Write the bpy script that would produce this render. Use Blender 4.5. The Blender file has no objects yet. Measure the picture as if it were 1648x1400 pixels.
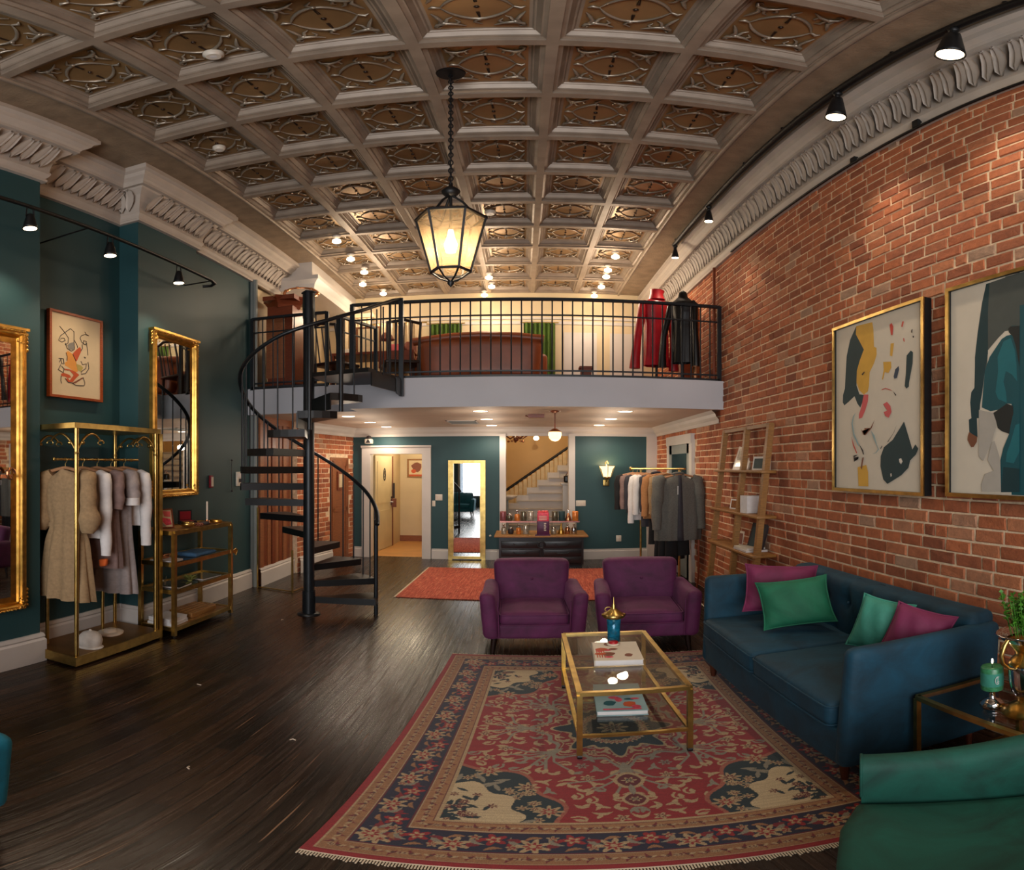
import bpy, bmesh, math, random
import numpy as np
from mathutils import Vector, Matrix
from mathutils.geometry import tessellate_polygon
R = math.radians; PI = math.pi
sin, cos, tan, atan2, hypot = math.sin, math.cos, math.tan, math.atan2, math.hypot
rnd = random.Random(7)
COL = bpy.context.scene.collection

# ---------------------------------------------------------------- materials
def lin(c):
    c = c / 255.0
    return c / 12.92 if c <= .04045 else ((c + .055) / 1.055) ** 2.4
def rgb(r, g, b): return (lin(r), lin(g), lin(b), 1)
class NT:
    def __init__(s, name):
        s.m = bpy.data.materials.new(name); s.m.use_nodes = True
        s.t = s.m.node_tree; s.b = s.t.nodes['Principled BSDF']; s.o = s.t.nodes['Material Output']
    def n(s, kind, **kw):
        x = s.t.nodes.new(kind)
        for k, v in kw.items():
            if k.startswith('i_'):
                key = k[2:]; key = int(key) if key.isdigit() else key.replace('_', ' ')
                x.inputs[key].default_value = v
            else: setattr(x, k, v)
        return x
    def l(s, a, b): s.t.links.new(a, b)
    def set(s, **kw):
        for k, v in kw.items(): s.b.inputs[k.replace('_', ' ')].default_value = v
    def ramp(s, fac, stops, interp='LINEAR'):
        r = s.n('ShaderNodeValToRGB'); e = r.color_ramp.elements; r.color_ramp.interpolation = interp
        while len(e) < len(stops): e.new(.5)
        for i, (p, c) in enumerate(stops): e[i].position = p; e[i].color = c
        s.l(fac, r.inputs[0]); return r.outputs[0]
    def noise(s, scale=5, detail=3, rough=.5, vec=None, dist=0):
        x = s.n('ShaderNodeTexNoise', i_Scale=scale, i_Detail=detail, i_Roughness=rough, i_Distortion=dist)
        if vec is None:
            tc = s.n('ShaderNodeTexCoord'); vec = tc.outputs['Object']
        s.l(vec, x.inputs['Vector']); return x.outputs['Fac']
    def scaled(s, sc, coord='Object'):
        tc = s.n('ShaderNodeTexCoord'); mp = s.n('ShaderNodeMapping'); mp.inputs['Scale'].default_value = sc
        s.l(tc.outputs[coord], mp.inputs[0]); return mp.outputs[0]
    def bump(s, h, strength=.3, dist=.01):
        b = s.n('ShaderNodeBump', i_Strength=strength, i_Distance=dist); s.l(h, b.inputs['Height'])
        s.l(b.outputs[0], s.b.inputs['Normal']); return b
def dark(c, k): return (c[0]*k, c[1]*k, c[2]*k, 1)
def basic(name, c, rough=.5, metal=0, var=.15, scale=6, bump=0, bscale=60, **kw):
    t = NT(name); t.set(Roughness=rough, Metallic=metal)
    f = t.noise(scale, 4)
    t.l(t.ramp(f, [(.3, dark(c, 1-var)), (.7, dark(c, 1+var))]), t.b.inputs['Base Color'])
    if bump: t.bump(t.noise(bscale, 3), bump, .004)
    for k, v in kw.items(): t.b.inputs[k.replace('_', ' ')].default_value = v
    return t.m
def velvet(name, c, sheen=.6, var=.3):
    t = NT(name); t.set(Roughness=.75)
    f = t.noise(3.6, 5, .6, dist=1.1); g = t.noise(420, 2)
    mx = t.n('ShaderNodeMath', operation='MULTIPLY_ADD'); t.l(g, mx.inputs[0]); mx.inputs[1].default_value = .18; t.l(f, mx.inputs[2])
    t.l(t.ramp(mx.outputs[0], [(.38, dark(c, 1-var)), (.8, dark(c, 1+var))]), t.b.inputs['Base Color'])
    t.b.inputs['Sheen Weight'].default_value = sheen; t.b.inputs['Sheen Roughness'].default_value = .35
    t.b.inputs['Sheen Tint'].default_value = (min(1, c[0]*4+.15), min(1, c[1]*4+.15), min(1, c[2]*4+.15), 1)
    t.bump(f, .25, .02); return t.m
def emit(name, c, s):
    t = NT(name); t.set(Roughness=.4); t.b.inputs['Base Color'].default_value = c
    t.b.inputs['Emission Color'].default_value = c; t.b.inputs['Emission Strength'].default_value = s
    f = t.noise(30, 2); t.l(t.ramp(f, [(0, dark(c, .97)), (1, c)]), t.b.inputs['Emission Color']); return t.m
def glass(name, c=(.9, .95, .93, 1), refl=.12):
    t = NT(name); t.t.nodes.remove(t.b)
    tr = t.n('ShaderNodeBsdfTransparent'); tr.inputs[0].default_value = c
    gl = t.n('ShaderNodeBsdfGlossy', i_Roughness=.02); fr = t.n('ShaderNodeLayerWeight', i_Blend=.5)
    pw = t.n('ShaderNodeMath', operation='POWER'); pw.inputs[1].default_value = 3.2; t.l(fr.outputs['Facing'], pw.inputs[0])
    ad = t.n('ShaderNodeMath', operation='MULTIPLY_ADD'); ad.inputs[1].default_value = .6; ad.inputs[2].default_value = refl*.25; t.l(pw.outputs[0], ad.inputs[0])
    mx = t.n('ShaderNodeMixShader'); t.l(ad.outputs[0], mx.inputs[0]); t.l(tr.outputs[0], mx.inputs[1]); t.l(gl.outputs[0], mx.inputs[2])
    t.l(mx.outputs[0], t.o.inputs[0]); return t.m
def woodm(name, c, rough=.4, sc=(3, 3, 30), var=.45):
    t = NT(name); t.set(Roughness=rough)
    v = t.scaled((sc[0], sc[1], sc[2])); f = t.noise(4, 5, .6, v, 1.5)
    t.l(t.ramp(f, [(.3, dark(c, 1-var)), (.7, dark(c, 1+var*.6))]), t.b.inputs['Base Color']); t.bump(f, .1, .003); return t.m

M = {}
M['teal'] = basic('teal_paint', rgb(30, 66, 70), .55, 0, .08, 1.2, .05)
M['white'] = basic('white_trim_paint', rgb(196, 188, 180), .45, 0, .05, 3)
M['cornice'] = basic('cornice_plaster', rgb(178, 166, 154), .55, 0, .08, 5)
M['fascia'] = basic('grey_white_fascia_paint', rgb(186, 184, 188), .5, 0, .04, 2)
M['soffit'] = basic('soffit_paint', rgb(190, 170, 152), .6, 0, .06, 2)
M['cream'] = basic('cream_wall_paint', rgb(206, 186, 150), .6, 0, .06, 2)
M['yellowwall'] = basic('stairwell_yellow_paint', rgb(206, 170, 116), .6, 0, .06, 2)
M['beam'] = basic('tin_ceiling_beam_paint', rgb(146, 130, 114), .42, .15, .15, 7, .1, 30)
M['strip'] = basic('textured_tin_strip', rgb(142, 122, 100), .45, .2, .2, 8, 1, 60)
M['panel'] = basic('tin_panel_gold', rgb(150, 118, 80), .32, .45, .28, 2.2, .15, 40)
M['orn'] = basic('tin_ornament_silver', rgb(160, 148, 132), .3, .5, .25, 10)
M['stud'] = basic('tin_stud_dark', rgb(60, 46, 38), .3, .6, .3, 20)
M['iron'] = basic('black_iron', rgb(26, 30, 34), .38, .3, .2, 8)
M['ironsat'] = basic('satin_black_metal', rgb(18, 18, 19), .45, .3, .2, 12)
M['brass'] = basic('brushed_brass', rgb(186, 156, 92), .3, 1, .22, 14, .06, 90)
M['brassdk'] = basic('aged_brass_plate', rgb(128, 92, 44), .38, .8, .25, 5)
M['gold'] = basic('gold_leaf', rgb(204, 158, 78), .3, 1, .28, 16, .2, 50)
M['silver'] = basic('polished_silver', rgb(200, 196, 196), .12, 1, .15, 12)
M['mirror'] = basic('mirror_silvering', rgb(214, 216, 214), .02, 1, .01, 2)
M['glass'] = glass('clear_glass', (.88, .9, .88, 1), .2)
M['glassdk'] = glass('smoked_glass', (.5, .55, .58, 1), .25)
M['velpurp'] = velvet('plum_velvet', rgb(84, 24, 66), .22, .42)
M['velblue'] = velvet('petrol_blue_velvet', rgb(0, 50, 68), .07, .45)
M['velgreen'] = velvet('emerald_velvet', rgb(0, 70, 57), .05, .5)
M['velteal'] = velvet('bright_teal_velvet', rgb(0, 96, 116), .2)
M['cuspurp'] = velvet('magenta_plum_cushion', rgb(110, 30, 68), .16)
M['cusgreen'] = velvet('emerald_cushion', rgb(14, 96, 66), .16)
M['cusmint'] = velvet('sea_green_cushion', rgb(52, 128, 108), .16)
M['legdk'] = woodm('dark_stained_leg', rgb(34, 20, 16), .35)
M['legbr'] = woodm('walnut_leg', rgb(80, 36, 20), .35)
M['oak'] = woodm('honey_oak', rgb(150, 104, 52), .5)
M['mahog'] = woodm('mahogany', rgb(116, 52, 26), .35)
M['panelwood'] = woodm('chestnut_panel', rgb(142, 84, 50), .4)
M['leather'] = basic('brown_leather', rgb(140, 72, 38), .4, 0, .2, 4, .1)
M['black'] = basic('black_fabric', rgb(16, 15, 16), .85, 0, .2, 20)
M['blackpaint'] = basic('black_lacquer', rgb(24, 27, 30), .32, 0, .2, 6)
M['tan'] = basic('tan_linen', rgb(150, 122, 88), .9, 0, .14, 40, .3, 200)
M['beige'] = basic('beige_linen', rgb(186, 160, 128), .9, 0, .1, 40, .3, 200)
M['linen'] = basic('white_linen', rgb(214, 208, 204), .9, 0, .06, 30, .3, 200)
M['lilacgrey'] = basic('lilac_grey_linen', rgb(150, 138, 134), .9, 0, .1, 40, .3, 200)
M['greywool'] = basic('charcoal_grey_wool', rgb(96, 93, 86), .95, 0, .15, 60, .3, 200)
M['camel'] = basic('camel_wool', rgb(168, 116, 70), .9, 0, .12, 40, .2, 200)
M['mauve'] = basic('mauve_taupe_fabric', rgb(128, 104, 98), .9, 0, .12, 40)
M['charcoal'] = basic('charcoal_fabric', rgb(48, 46, 52), .9, 0, .12, 40)
M['redcloth'] = basic('crimson_satin', rgb(160, 10, 26), .4, 0, .25, 5)
M['olivecurt'] = basic('olive_green_curtain', rgb(70, 96, 26), .8, 0, .3, 6)
M['hanger'] = woodm('hanger_wood', rgb(184, 132, 92), .45)
M['orange'] = basic('orange_cloth', rgb(206, 92, 30), .8)
M['bluecloth'] = basic('denim_blue_cloth', rgb(60, 96, 128), .8, 0, .25, 20)
M['paper'] = basic('white_paper', rgb(214, 208, 204), .6, 0, .04, 20)
M['artpaper'] = basic('art_paper_cream', rgb(214, 202, 182), .7, 0, .03, 8)
M['artpaper2'] = basic('art_paper_ivory', rgb(206, 184, 148), .7, 0, .04, 8)
for n_, c_ in dict(teal=(26, 54, 58), yellow=(214, 164, 62), pink=(210, 92, 92), slate=(52, 66, 84), paper=(225, 215, 200), red=(192, 62, 48), ink=(40, 32, 34), sky=(142, 168, 170), brown=(124, 70, 50), grey=(72, 78, 74), tealD=(10, 52, 58), teal2=(8, 76, 84), tealL=(20, 104, 112), dark=(28, 34, 34), skin=(120, 72, 48), shadow=(176, 168, 156), orange=(212, 142, 62), rust=(186, 78, 38), olive=(168, 150, 80), greyb=(128, 122, 112)).items():
    M['a_'+n_] = basic('print_ink_'+n_, rgb(*c_), .65, 0, .06, 12)
M['rustframe'] = woodm('rust_stained_frame', rgb(150, 66, 22), .35)
M['plastic'] = basic('off_white_plastic', rgb(206, 196, 180), .4)
M['bulb'] = emit('warm_bulb_glow', (1, .78, .5, 1), 9)
M['bulbw'] = emit('bright_bulb_glow', (1, .84, .64, 1), 28)
M['down'] = emit('downlight_lens_glow', (1, .84, .62, 1), 7)
M['lampglass'] = emit('lit_opal_glass', (1, .72, .38, 1), 1.6)
M['tile'] = basic('tan_floor_tile', rgb(196, 144, 86), .4, 0, .12, 3)
M['concrete'] = basic('grey_threshold', rgb(120, 112, 102), .6)
M['leaf'] = basic('plant_leaf_green', rgb(66, 122, 28), .6, 0, .35, 30)
M['leafy'] = basic('olive_leaf', rgb(132, 132, 66), .6, 0, .3, 30)
M['rose'] = basic('rose_gold_metal', rgb(186, 126, 116), .25, .9, .2, 12)
M['rosepk'] = basic('dusty_rose_can', rgb(140, 80, 84), .3, .4, .15, 12)
M['pinkbag'] = basic('pink_carton', rgb(206, 62, 84), .5, 0, .3, 40)
M['violet'] = basic('violet_carton', rgb(70, 20, 60), .45, 0, .3, 12)
M['amber'] = basic('amber_bottle', rgb(206, 122, 56), .2, .2, .3, 20)
M['smoke'] = basic('smoky_bottle', rgb(110, 104, 86), .15, .6, .45, 26)
M['clearish'] = basic('pearly_jar', rgb(176, 166, 150), .15, .4, .4, 30)
M['porc'] = basic('porcelain', rgb(208, 190, 170), .3, 0, .08, 6)
M['hat'] = basic('white_cap_cotton', rgb(206, 196, 184), .85, 0, .1, 20, .3, 90)
M['maroon'] = basic('maroon_box', rgb(120, 12, 26), .5)
M['copper'] = basic('shiny_copper', rgb(190, 130, 90), .2, .9, .2, 20)
M['bluegl'] = basic('blue_crackle_glass', rgb(20, 100, 128), .12, .2, .55, 30, .3, 60)
M['candle'] = basic('green_candle_wax', rgb(52, 118, 78), .35, 0, .35, 60)
M['ivory'] = basic('ivory_cream_fabric', rgb(212, 190, 152), .8, 0, .12, 8)
M['doorwhite'] = basic('door_white_paint', rgb(206, 190, 152), .45, 0, .05, 4)
M['doorgrey'] = basic('door_grey_paint', rgb(128, 132, 128), .45, 0, .05, 4)
M['coatdark'] = basic('black_leather_coat', rgb(14, 14, 15), .35, 0, .3, 5)

# lantern glass: seeded amber glass that scatters the bulb's light
t = NT('seeded_lantern_glass'); t.t.nodes.remove(t.b)
a = t.n('ShaderNodeBsdfTransparent'); a.inputs[0].default_value = (1, .88, .68, 1)
b = t.n('ShaderNodeBsdfTranslucent'); b.inputs[0].default_value = (.5, .36, .21, 1)
d = t.n('ShaderNodeBsdfDiffuse'); d.inputs[0].default_value = (.5, .38, .24, 1)
x1 = t.n('ShaderNodeMixShader', i_0=.35); t.l(b.outputs[0], x1.inputs[1]); t.l(d.outputs[0], x1.inputs[2])
x2 = t.n('ShaderNodeMixShader'); f = t.noise(26, 4); t.l(t.ramp(f, [(.35, (.27, .27, .27, 1)), (.65, (.4, .4, .4, 1))]), x2.inputs[0])
t.l(a.outputs[0], x2.inputs[1]); t.l(x1.outputs[0], x2.inputs[2]); t.l(x2.outputs[0], t.o.inputs[0]); M['lantern'] = t.m

# brick: each brick its own tone
t = NT('red_brick'); t.set(Roughness=.85)
g = t.n('ShaderNodeNewGeometry'); f = t.noise(22, 5, .6)
c1 = t.ramp(g.outputs['Random Per Island'], [(0, rgb(134, 74, 48)), (.25, rgb(166, 92, 56)), (.5, rgb(184, 106, 66)), (.75, rgb(156, 86, 56)), (.92, rgb(190, 120, 80)), (1, rgb(166, 132, 108))])
mx = t.n('ShaderNodeMixRGB', blend_type='MULTIPLY', i_Fac=.75); t.l(c1, mx.inputs[1])
t.l(t.ramp(f, [(.25, (.62, .6, .58, 1)), (.5, (.95, .94, .92, 1)), (.75, (1.25, 1.2, 1.15, 1))]), mx.inputs[2]); t.l(mx.outputs[0], t.b.inputs['Base Color'])
t.bump(t.noise(70, 5, .65), .7, .006); M['brick'] = t.m
M['mortar'] = basic('mortar', rgb(222, 194, 160), .95, 0, .2, 20, .6, 90)

# floor planks, running along Y
t = NT('dark_plank_floor')
tc = t.n('ShaderNodeTexCoord'); mp = t.n('ShaderNodeMapping'); mp.inputs['Rotation'].default_value = (0, 0, PI/2)
t.l(tc.outputs['Object'], mp.inputs[0])
br = t.n('ShaderNodeTexBrick', offset=.37, i_Scale=1, i_Mortar_Size=.0035, i_Mortar_Smooth=.2, i_Bias=0, i_Brick_Width=1.7, i_Row_Height=.082)
br.inputs['Color1'].default_value = (0, 0, 0, 1); br.inputs['Color2'].default_value = (1, 1, 1, 1); br.inputs['Mortar'].default_value = (.5, .5, .5, 1)
t.l(mp.outputs[0], br.inputs['Vector'])
gv = t.scaled((26, .55, 1)); gr = t.noise(3, 5, .6, gv, .5)
big = t.noise(1.2, 3)
base = t.ramp(br.outputs['Color'], [(0, rgb(26, 18, 13)), (.5, rgb(40, 27, 19)), (1, rgb(56, 38, 26))])
gm = t.n('ShaderNodeMixRGB', blend_type='MULTIPLY', i_Fac=.85); t.l(base, gm.inputs[1]); t.l(t.ramp(gr, [(.3, (.45, .42, .4, 1)), (.55, (1, 1, 1, 1)), (.8, (1.7, 1.55, 1.4, 1))]), gm.inputs[2])
mm = t.n('ShaderNodeMixRGB', blend_type='MIX'); t.l(br.outputs['Fac'], mm.inputs[0]); t.l(gm.outputs[0], mm.inputs[1]); mm.inputs[2].default_value = rgb(14, 10, 8)
# scuffs that follow the grain
sv = t.scaled((40, .6, 1)); sn = t.noise(2.2, 2, .5, sv, .3)
sm = t.n('ShaderNodeMixRGB', blend_type='MIX'); t.l(t.ramp(sn, [(.69, (0, 0, 0, 1)), (.74, (.75, .75, .75, 1))]), sm.inputs[0]); t.l(mm.outputs[0], sm.inputs[1]); sm.inputs[2].default_value = rgb(150, 112, 84)
t.l(sm.outputs[0], t.b.inputs['Base Color'])
t.l(t.ramp(gr, [(.2, (.14, .14, .14, 1)), (.8, (.36, .36, .36, 1))]), t.b.inputs['Roughness'])
t.set(Specular_IOR_Level=.5)
bh = t.n('ShaderNodeMixRGB', blend_type='MIX'); t.l(br.outputs['Fac'], bh.inputs[0]); t.l(t.ramp(gr, [(0, (.4, .4, .4, 1)), (1, (1, 1, 1, 1))]), bh.inputs[1]); bh.inputs[2].default_value = (0, 0, 0, 1)
t.bump(bh.outputs[0], .55, .005); M['floor'] = t.m

# rugs: woven pile reading a colour attribute computed below
t = NT('persian_wool_pile'); t.set(Roughness=.95)
at = t.n('ShaderNodeVertexColor', layer_name='weave'); f = t.noise(260, 2)
mx = t.n('ShaderNodeMixRGB', blend_type='MULTIPLY', i_Fac=1); t.l(at.outputs[0], mx.inputs[1]); t.l(t.ramp(f, [(.3, (.68, .68, .68, 1)), (.7, (1.15, 1.15, 1.15, 1))]), mx.inputs[2])
t.l(mx.outputs[0], t.b.inputs['Base Color']); t.set(Sheen_Weight=.2); t.bump(f, .3, .003); M['rug'] = t.m
t = NT('faded_red_flatweave'); t.set(Roughness=.95)
f1 = t.noise(3, 5, .7, t.scaled((30, 1.2, 1)), .5); f2 = t.noise(30, 4, .7)
c = t.ramp(f1, [(.3, rgb(120, 44, 36)), (.5, rgb(176, 80, 58)), (.68, rgb(200, 124, 92))])
mx = t.n('ShaderNodeMixRGB', blend_type='MULTIPLY', i_Fac=.8); t.l(c, mx.inputs[1]); t.l(t.ramp(f2, [(.4, (.6, .5, .5, 1)), (.6, (1.1, 1.1, 1.1, 1))]), mx.inputs[2]); t.l(mx.outputs[0], t.b.inputs['Base Color']); M['rug2'] = t.m
M['fringe'] = basic('cream_fringe', rgb(190, 172, 146), .95)

# ---------------------------------------------------------------- mesh builder
def basis(d):
    d = Vector(d).normalized(); u = Vector((0, 0, 1)) if abs(d.z) < .95 else Vector((1, 0, 0))
    a = d.cross(u).normalized(); return a, a.cross(d).normalized()
class MB:
    def __init__(s): s.v = []; s.f = []; s.m = []; s.s = []; s.X = None
    def add(s, vs, fs, mat=0, smooth=False):
        o = len(s.v)
        if s.X is not None: vs = [s.X @ Vector(p) for p in vs]
        s.v += [tuple(p) for p in vs]
        for f in fs: s.f.append([i+o for i in f]); s.m.append(mat); s.s.append(smooth)
        return s
    def box(s, x0, y0, z0, x1, y1, z1, mat=0):
        x0, x1 = min(x0, x1), max(x0, x1); y0, y1 = min(y0, y1), max(y0, y1); z0, z1 = min(z0, z1), max(z0, z1)
        return s.add([(x0, y0, z0), (x1, y0, z0), (x1, y1, z0), (x0, y1, z0), (x0, y0, z1), (x1, y0, z1), (x1, y1, z1), (x0, y1, z1)],
                     [(0, 3, 2, 1), (4, 5, 6, 7), (0, 1, 5, 4), (1, 2, 6, 5), (2, 3, 7, 6), (3, 0, 4, 7)], mat)
    def cbox(s, c, d, mat=0): return s.box(c[0]-d[0]/2, c[1]-d[1]/2, c[2]-d[2]/2, c[0]+d[0]/2, c[1]+d[1]/2, c[2]+d[2]/2, mat)
    def quad(s, a, b, c, d, mat=0): return s.add([a, b, c, d], [(0, 1, 2, 3)], mat)
    def bar(s, p, q, w, h=None, mat=0):          # square bar between two points
        h = h or w; p = Vector(p); q = Vector(q); a, b = basis(q-p); v = []
        for c in (p, q):
            for i, j in ((-1, -1), (1, -1), (1, 1), (-1, 1)): v.append(c+a*(i*w/2)+b*(j*h/2))
        return s.add(v, [(0, 1, 2, 3), (7, 6, 5, 4), (0, 4, 5, 1), (1, 5, 6, 2), (2, 6, 7, 3), (3, 7, 4, 0)], mat)
    def tube(s, pts, r, n=8, mat=0, caps=True, closed=False, smooth=True):
        pts = [Vector(p) for p in pts]; k = len(pts); rs = r if isinstance(r, (list, tuple)) else [r]*k
        d0 = (pts[1]-pts[0]); a, b = basis(d0); v = []
        for i, p in enumerate(pts):
            d = (pts[(i+1) % k] if (i < k-1 or closed) else pts[i])-(pts[i-1] if (i > 0 or closed) else pts[0])
            if d.length < 1e-9: d = d0
            d.normalize(); a = (a-d*a.dot(d));
            a = a.normalized() if a.length > 1e-6 else basis(d)[0]
            b = a.cross(d)
            for j in range(n):
                t = 2*PI*j/n; v.append(p+a*(cos(t)*rs[i])+b*(sin(t)*rs[i]))
        f = []
        for i in range(k if closed else k-1):
            for j in range(n):
                i2 = (i+1) % k; f.append((i*n+j, i*n+(j+1) % n, i2*n+(j+1) % n, i2*n+j))
        s.add(v, f, mat, smooth)
        if caps and not closed:
            s.add(v[:n], [list(range(n))[::-1]], mat); s.add(v[-n:], [list(range(n))], mat)
        return s
    def cyl(s, p, q, r, n=16, mat=0): return s.tube([p, q], r, n, mat)
    def lathe(s, prof, c=(0, 0, 0), n=20, mat=0, smooth=True, sx=1, sy=1, cap=True):
        v = []
        for r, z in prof:
            for j in range(n): t = 2*PI*j/n; v.append((c[0]+r*cos(t)*sx, c[1]+r*sin(t)*sy, c[2]+z))
        f = [(i*n+j, i*n+(j+1) % n, (i+1)*n+(j+1) % n, (i+1)*n+j) for i in range(len(prof)-1) for j in range(n)]
        s.add(v, f, mat, smooth)
        if cap:
            if prof[0][0] > 1e-4: s.add(v[:n], [list(range(n))[::-1]], mat)
            if prof[-1][0] > 1e-4: s.add(v[-n:], [list(range(n))], mat)
        return s
    def ball(s, c, r, mat=0, n=12, sx=1, sy=1, sz=1):
        return s.lathe([(max(1e-5, r*sin(PI*i/8)), -r*sz*cos(PI*i/8)) for i in range(9)], c, n, mat, True, sx, sy, False)
    def poly(s, pts, mat=0):                     # flat, may be concave; pts are 3-D
        V = [Vector(p) for p in pts]
        return s.add(V, [tuple(t) for t in tessellate_polygon([V])], mat)
    def prism(s, pts, h, mat=0, z=0, smooth=False):    # pts 2-D (x, y), extruded up
        n = len(pts); V = [Vector((p[0], p[1], 0)) for p in pts]; T = tessellate_polygon([V])
        v = [(p[0], p[1], z) for p in pts]+[(p[0], p[1], z+h) for p in pts]
        s.add(v, [tuple(t)[::-1] for t in T]+[tuple(i+n for i in t) for t in T], mat)
        return s.add(v, [(i, (i+1) % n, (i+1) % n+n, i+n) for i in range(n)], mat, smooth)
    def rbox(s, c, d, r, mat=0, seg=3, mid=4, fn=None):      # rounded box, optional vertex function on local coords
        half = [x/2 for x in d]; r = min([r]+half)
        def axis(a):
            L = [-a+r*(1-cos(PI/2*i/seg)) for i in range(seg+1)]
            m = [(-a+r)+(2*a-2*r)*i/mid for i in range(1, mid)] if a > r+1e-6 else []
            o = L+m+[-x for x in L[::-1]]
            res = []
            for x in o:
                if not res or abs(x-res[-1]) > 1e-6: res.append(x)
            return res
        A = [axis(h) for h in half]; idx = {}; vs = []; fs = []
        def vid(p):
            k = (round(p[0], 5), round(p[1], 5), round(p[2], 5))
            if k not in idx:
                inner = [max(-half[i]+r, min(half[i]-r, p[i])) for i in range(3)]
                q = Vector([p[i]-inner[i] for i in range(3)])
                q = q.normalized()*r if q.length > 1e-9 else q
                w = Vector(inner)+q
                if fn: w = Vector(fn(w))
                idx[k] = len(vs); vs.append(w+Vector(c))
            return idx[k]
        for ax in range(3):
            u, w = (ax+1) % 3, (ax+2) % 3
            for sg in (-1, 1):
                for i in range(len(A[u])-1):
                    for j in range(len(A[w])-1):
                        q = []
                        for (ii, jj) in ((i, j), (i+1, j), (i+1, j+1), (i, j+1)):
                            p = [0, 0, 0]; p[ax] = sg*half[ax]; p[u] = A[u][ii]; p[w] = A[w][jj]; q.append(vid(p))
                        if sg < 0: q = q[::-1]
                        if len(set(q)) > 2: fs.append(q)
        return s.add(vs, fs, mat, True)
    def grid(s, fn, nu, nv, mat=0, smooth=True, closeu=False):
        v = [fn(i/nu, j/nv) for j in range(nv+1) for i in range(nu+(0 if closeu else 1))]
        w = nu if closeu else nu+1
        return s.add(v, [(j*w+i, j*w+(i+1) % w, (j+1)*w+(i+1) % w, (j+1)*w+i) for j in range(nv) for i in range(nu)], mat, smooth)
    def build(s, name, mat, parent=None, world=False, solid=0):
        me = bpy.data.meshes.new(name); vs = s.v
        if world and parent is not None:
            inv = Matrix.Translation(parent.location) @ Matrix.Rotation(parent.rotation_euler.z, 4, 'Z'); inv.invert()
            vs = [tuple(inv @ Vector(p)) for p in vs]
        me.from_pydata(vs, [], s.f)
        for m in (mat if isinstance(mat, (list, tuple)) else [mat]): me.materials.append(M[m])
        me.polygons.foreach_set('material_index', s.m); me.polygons.foreach_set('use_smooth', s.s); me.update()
        o = bpy.data.objects.new(name, me); COL.objects.link(o)
        if parent is not None: o.parent = parent
        if solid:
            md = o.modifiers.new('thickness', 'SOLIDIFY'); md.thickness = solid; md.offset = 0
        return o
def thing(name, label, cat, loc=(0, 0, 0), rz=0, group=None):
    o = bpy.data.objects.new(name, None); COL.objects.link(o); o.location = loc; o.rotation_euler = (0, 0, rz)
    o.empty_display_size = .05; return tag(o, label, cat, group)
def tag(o, label, cat, group=None, kind=None):
    o['label'] = label; o['category'] = cat
    if group: o['group'] = group
    if kind: o['kind'] = kind
    return o
def struct(name, mb, mat): o = mb.build(name, mat); o['kind'] = 'structure'; return o
def one(name, mb, mat, label, cat, loc=(0, 0, 0), rz=0, group=None, solid=0):    # a thing that is one mesh
    o = mb.build(name, mat, None, solid=solid); o.location = loc; o.rotation_euler = (0, 0, rz); return tag(o, label, cat, group)
def copy_tree(o, parent=None):
    c = o.copy(); COL.objects.link(c)
    if parent is not None: c.parent = parent
    for ch in list(o.children): copy_tree(ch, c)
    return c
def dup(o, loc, rz, label, group=None):
    c = copy_tree(o); c.location = loc; c.rotation_euler = (0, 0, rz); c['label'] = label
    if group: c['group'] = group
    return c
def light(kind, loc, power, color=(1, .78, .55), size=.1, target=None, spot=None, blend=.6):
    d = bpy.data.lights.new(kind.lower()+'_light', kind); d.energy = power; d.color = color
    if kind == 'AREA': d.size = size
    else: d.shadow_soft_size = size
    if kind == 'SPOT': d.spot_size = R(spot or 80); d.spot_blend = blend
    o = bpy.data.objects.new(kind.lower()+'_light', d); COL.objects.link(o); o.location = loc
    if target is not None:
        o.rotation_euler = (Vector(target)-Vector(loc)).to_track_quat('-Z', 'Y').to_euler()
    return o
def sweep(mb, path, prof, mat=0, side=1, smooth=False):
    """profile of (offset, z) swept along a 2-D path with mitred corners; offset to the right of travel * side"""
    P = [Vector(p) for p in path]; n = len(P); V = []
    for i, p in enumerate(P):
        dirs = []
        if i > 0: dirs.append((P[i]-P[i-1]).normalized())
        if i < n-1: dirs.append((P[i+1]-P[i]).normalized())
        ns = [Vector((d.y, -d.x))*side for d in dirs]
        m = ns[0] if len(ns) == 1 else (ns[0]+ns[1]).normalized()
        k = 1 if len(ns) == 1 else 1/max(.3, m.dot(ns[0]))
        V.append([(p.x+m.x*o*k, p.y+m.y*o*k, z) for o, z in prof])
    k = len(prof)
    v = [q for row in V for q in row]
    f = [(i*k+j, (i+1)*k+j, (i+1)*k+j+1, i*k+j+1) for i in range(n-1) for j in range(k-1)]
    return mb.add(v, f, mat, smooth)
# ---------------------------------------------------------------- camera: a stitched wide view (equirectangular sector), eye 1.8 m
cd = bpy.data.cameras.new('camera'); cam = bpy.data.objects.new('camera', cd); COL.objects.link(cam)
cam.location = (0, 0, 1.8); cam.rotation_euler = (PI/2, 0, 0); bpy.context.scene.camera = cam
cd.type = 'PANO'; cd.panorama_type = 'EQUIRECTANGULAR'
cd.longitude_min = -842.7/964; cd.longitude_max = (1648-842.7)/964
cd.latitude_max = 750/763; cd.latitude_min = -(1400-750)/763
cd.clip_start = .02
sc = bpy.context.scene
sc.view_settings.view_transform = 'Standard'; sc.view_settings.look = 'None'; sc.view_settings.gamma = 1
sc.view_settings.use_curve_mapping = False; sc.view_settings.exposure = 0.2
sc.cycles.max_bounces = 8; sc.cycles.diffuse_bounces = 4; sc.cycles.glossy_bounces = 4; sc.cycles.transparent_max_bounces = 12
sc.cycles.sample_clamp_indirect = 6; sc.cycles.caustics_reflective = False; sc.cycles.caustics_refractive = False
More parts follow.
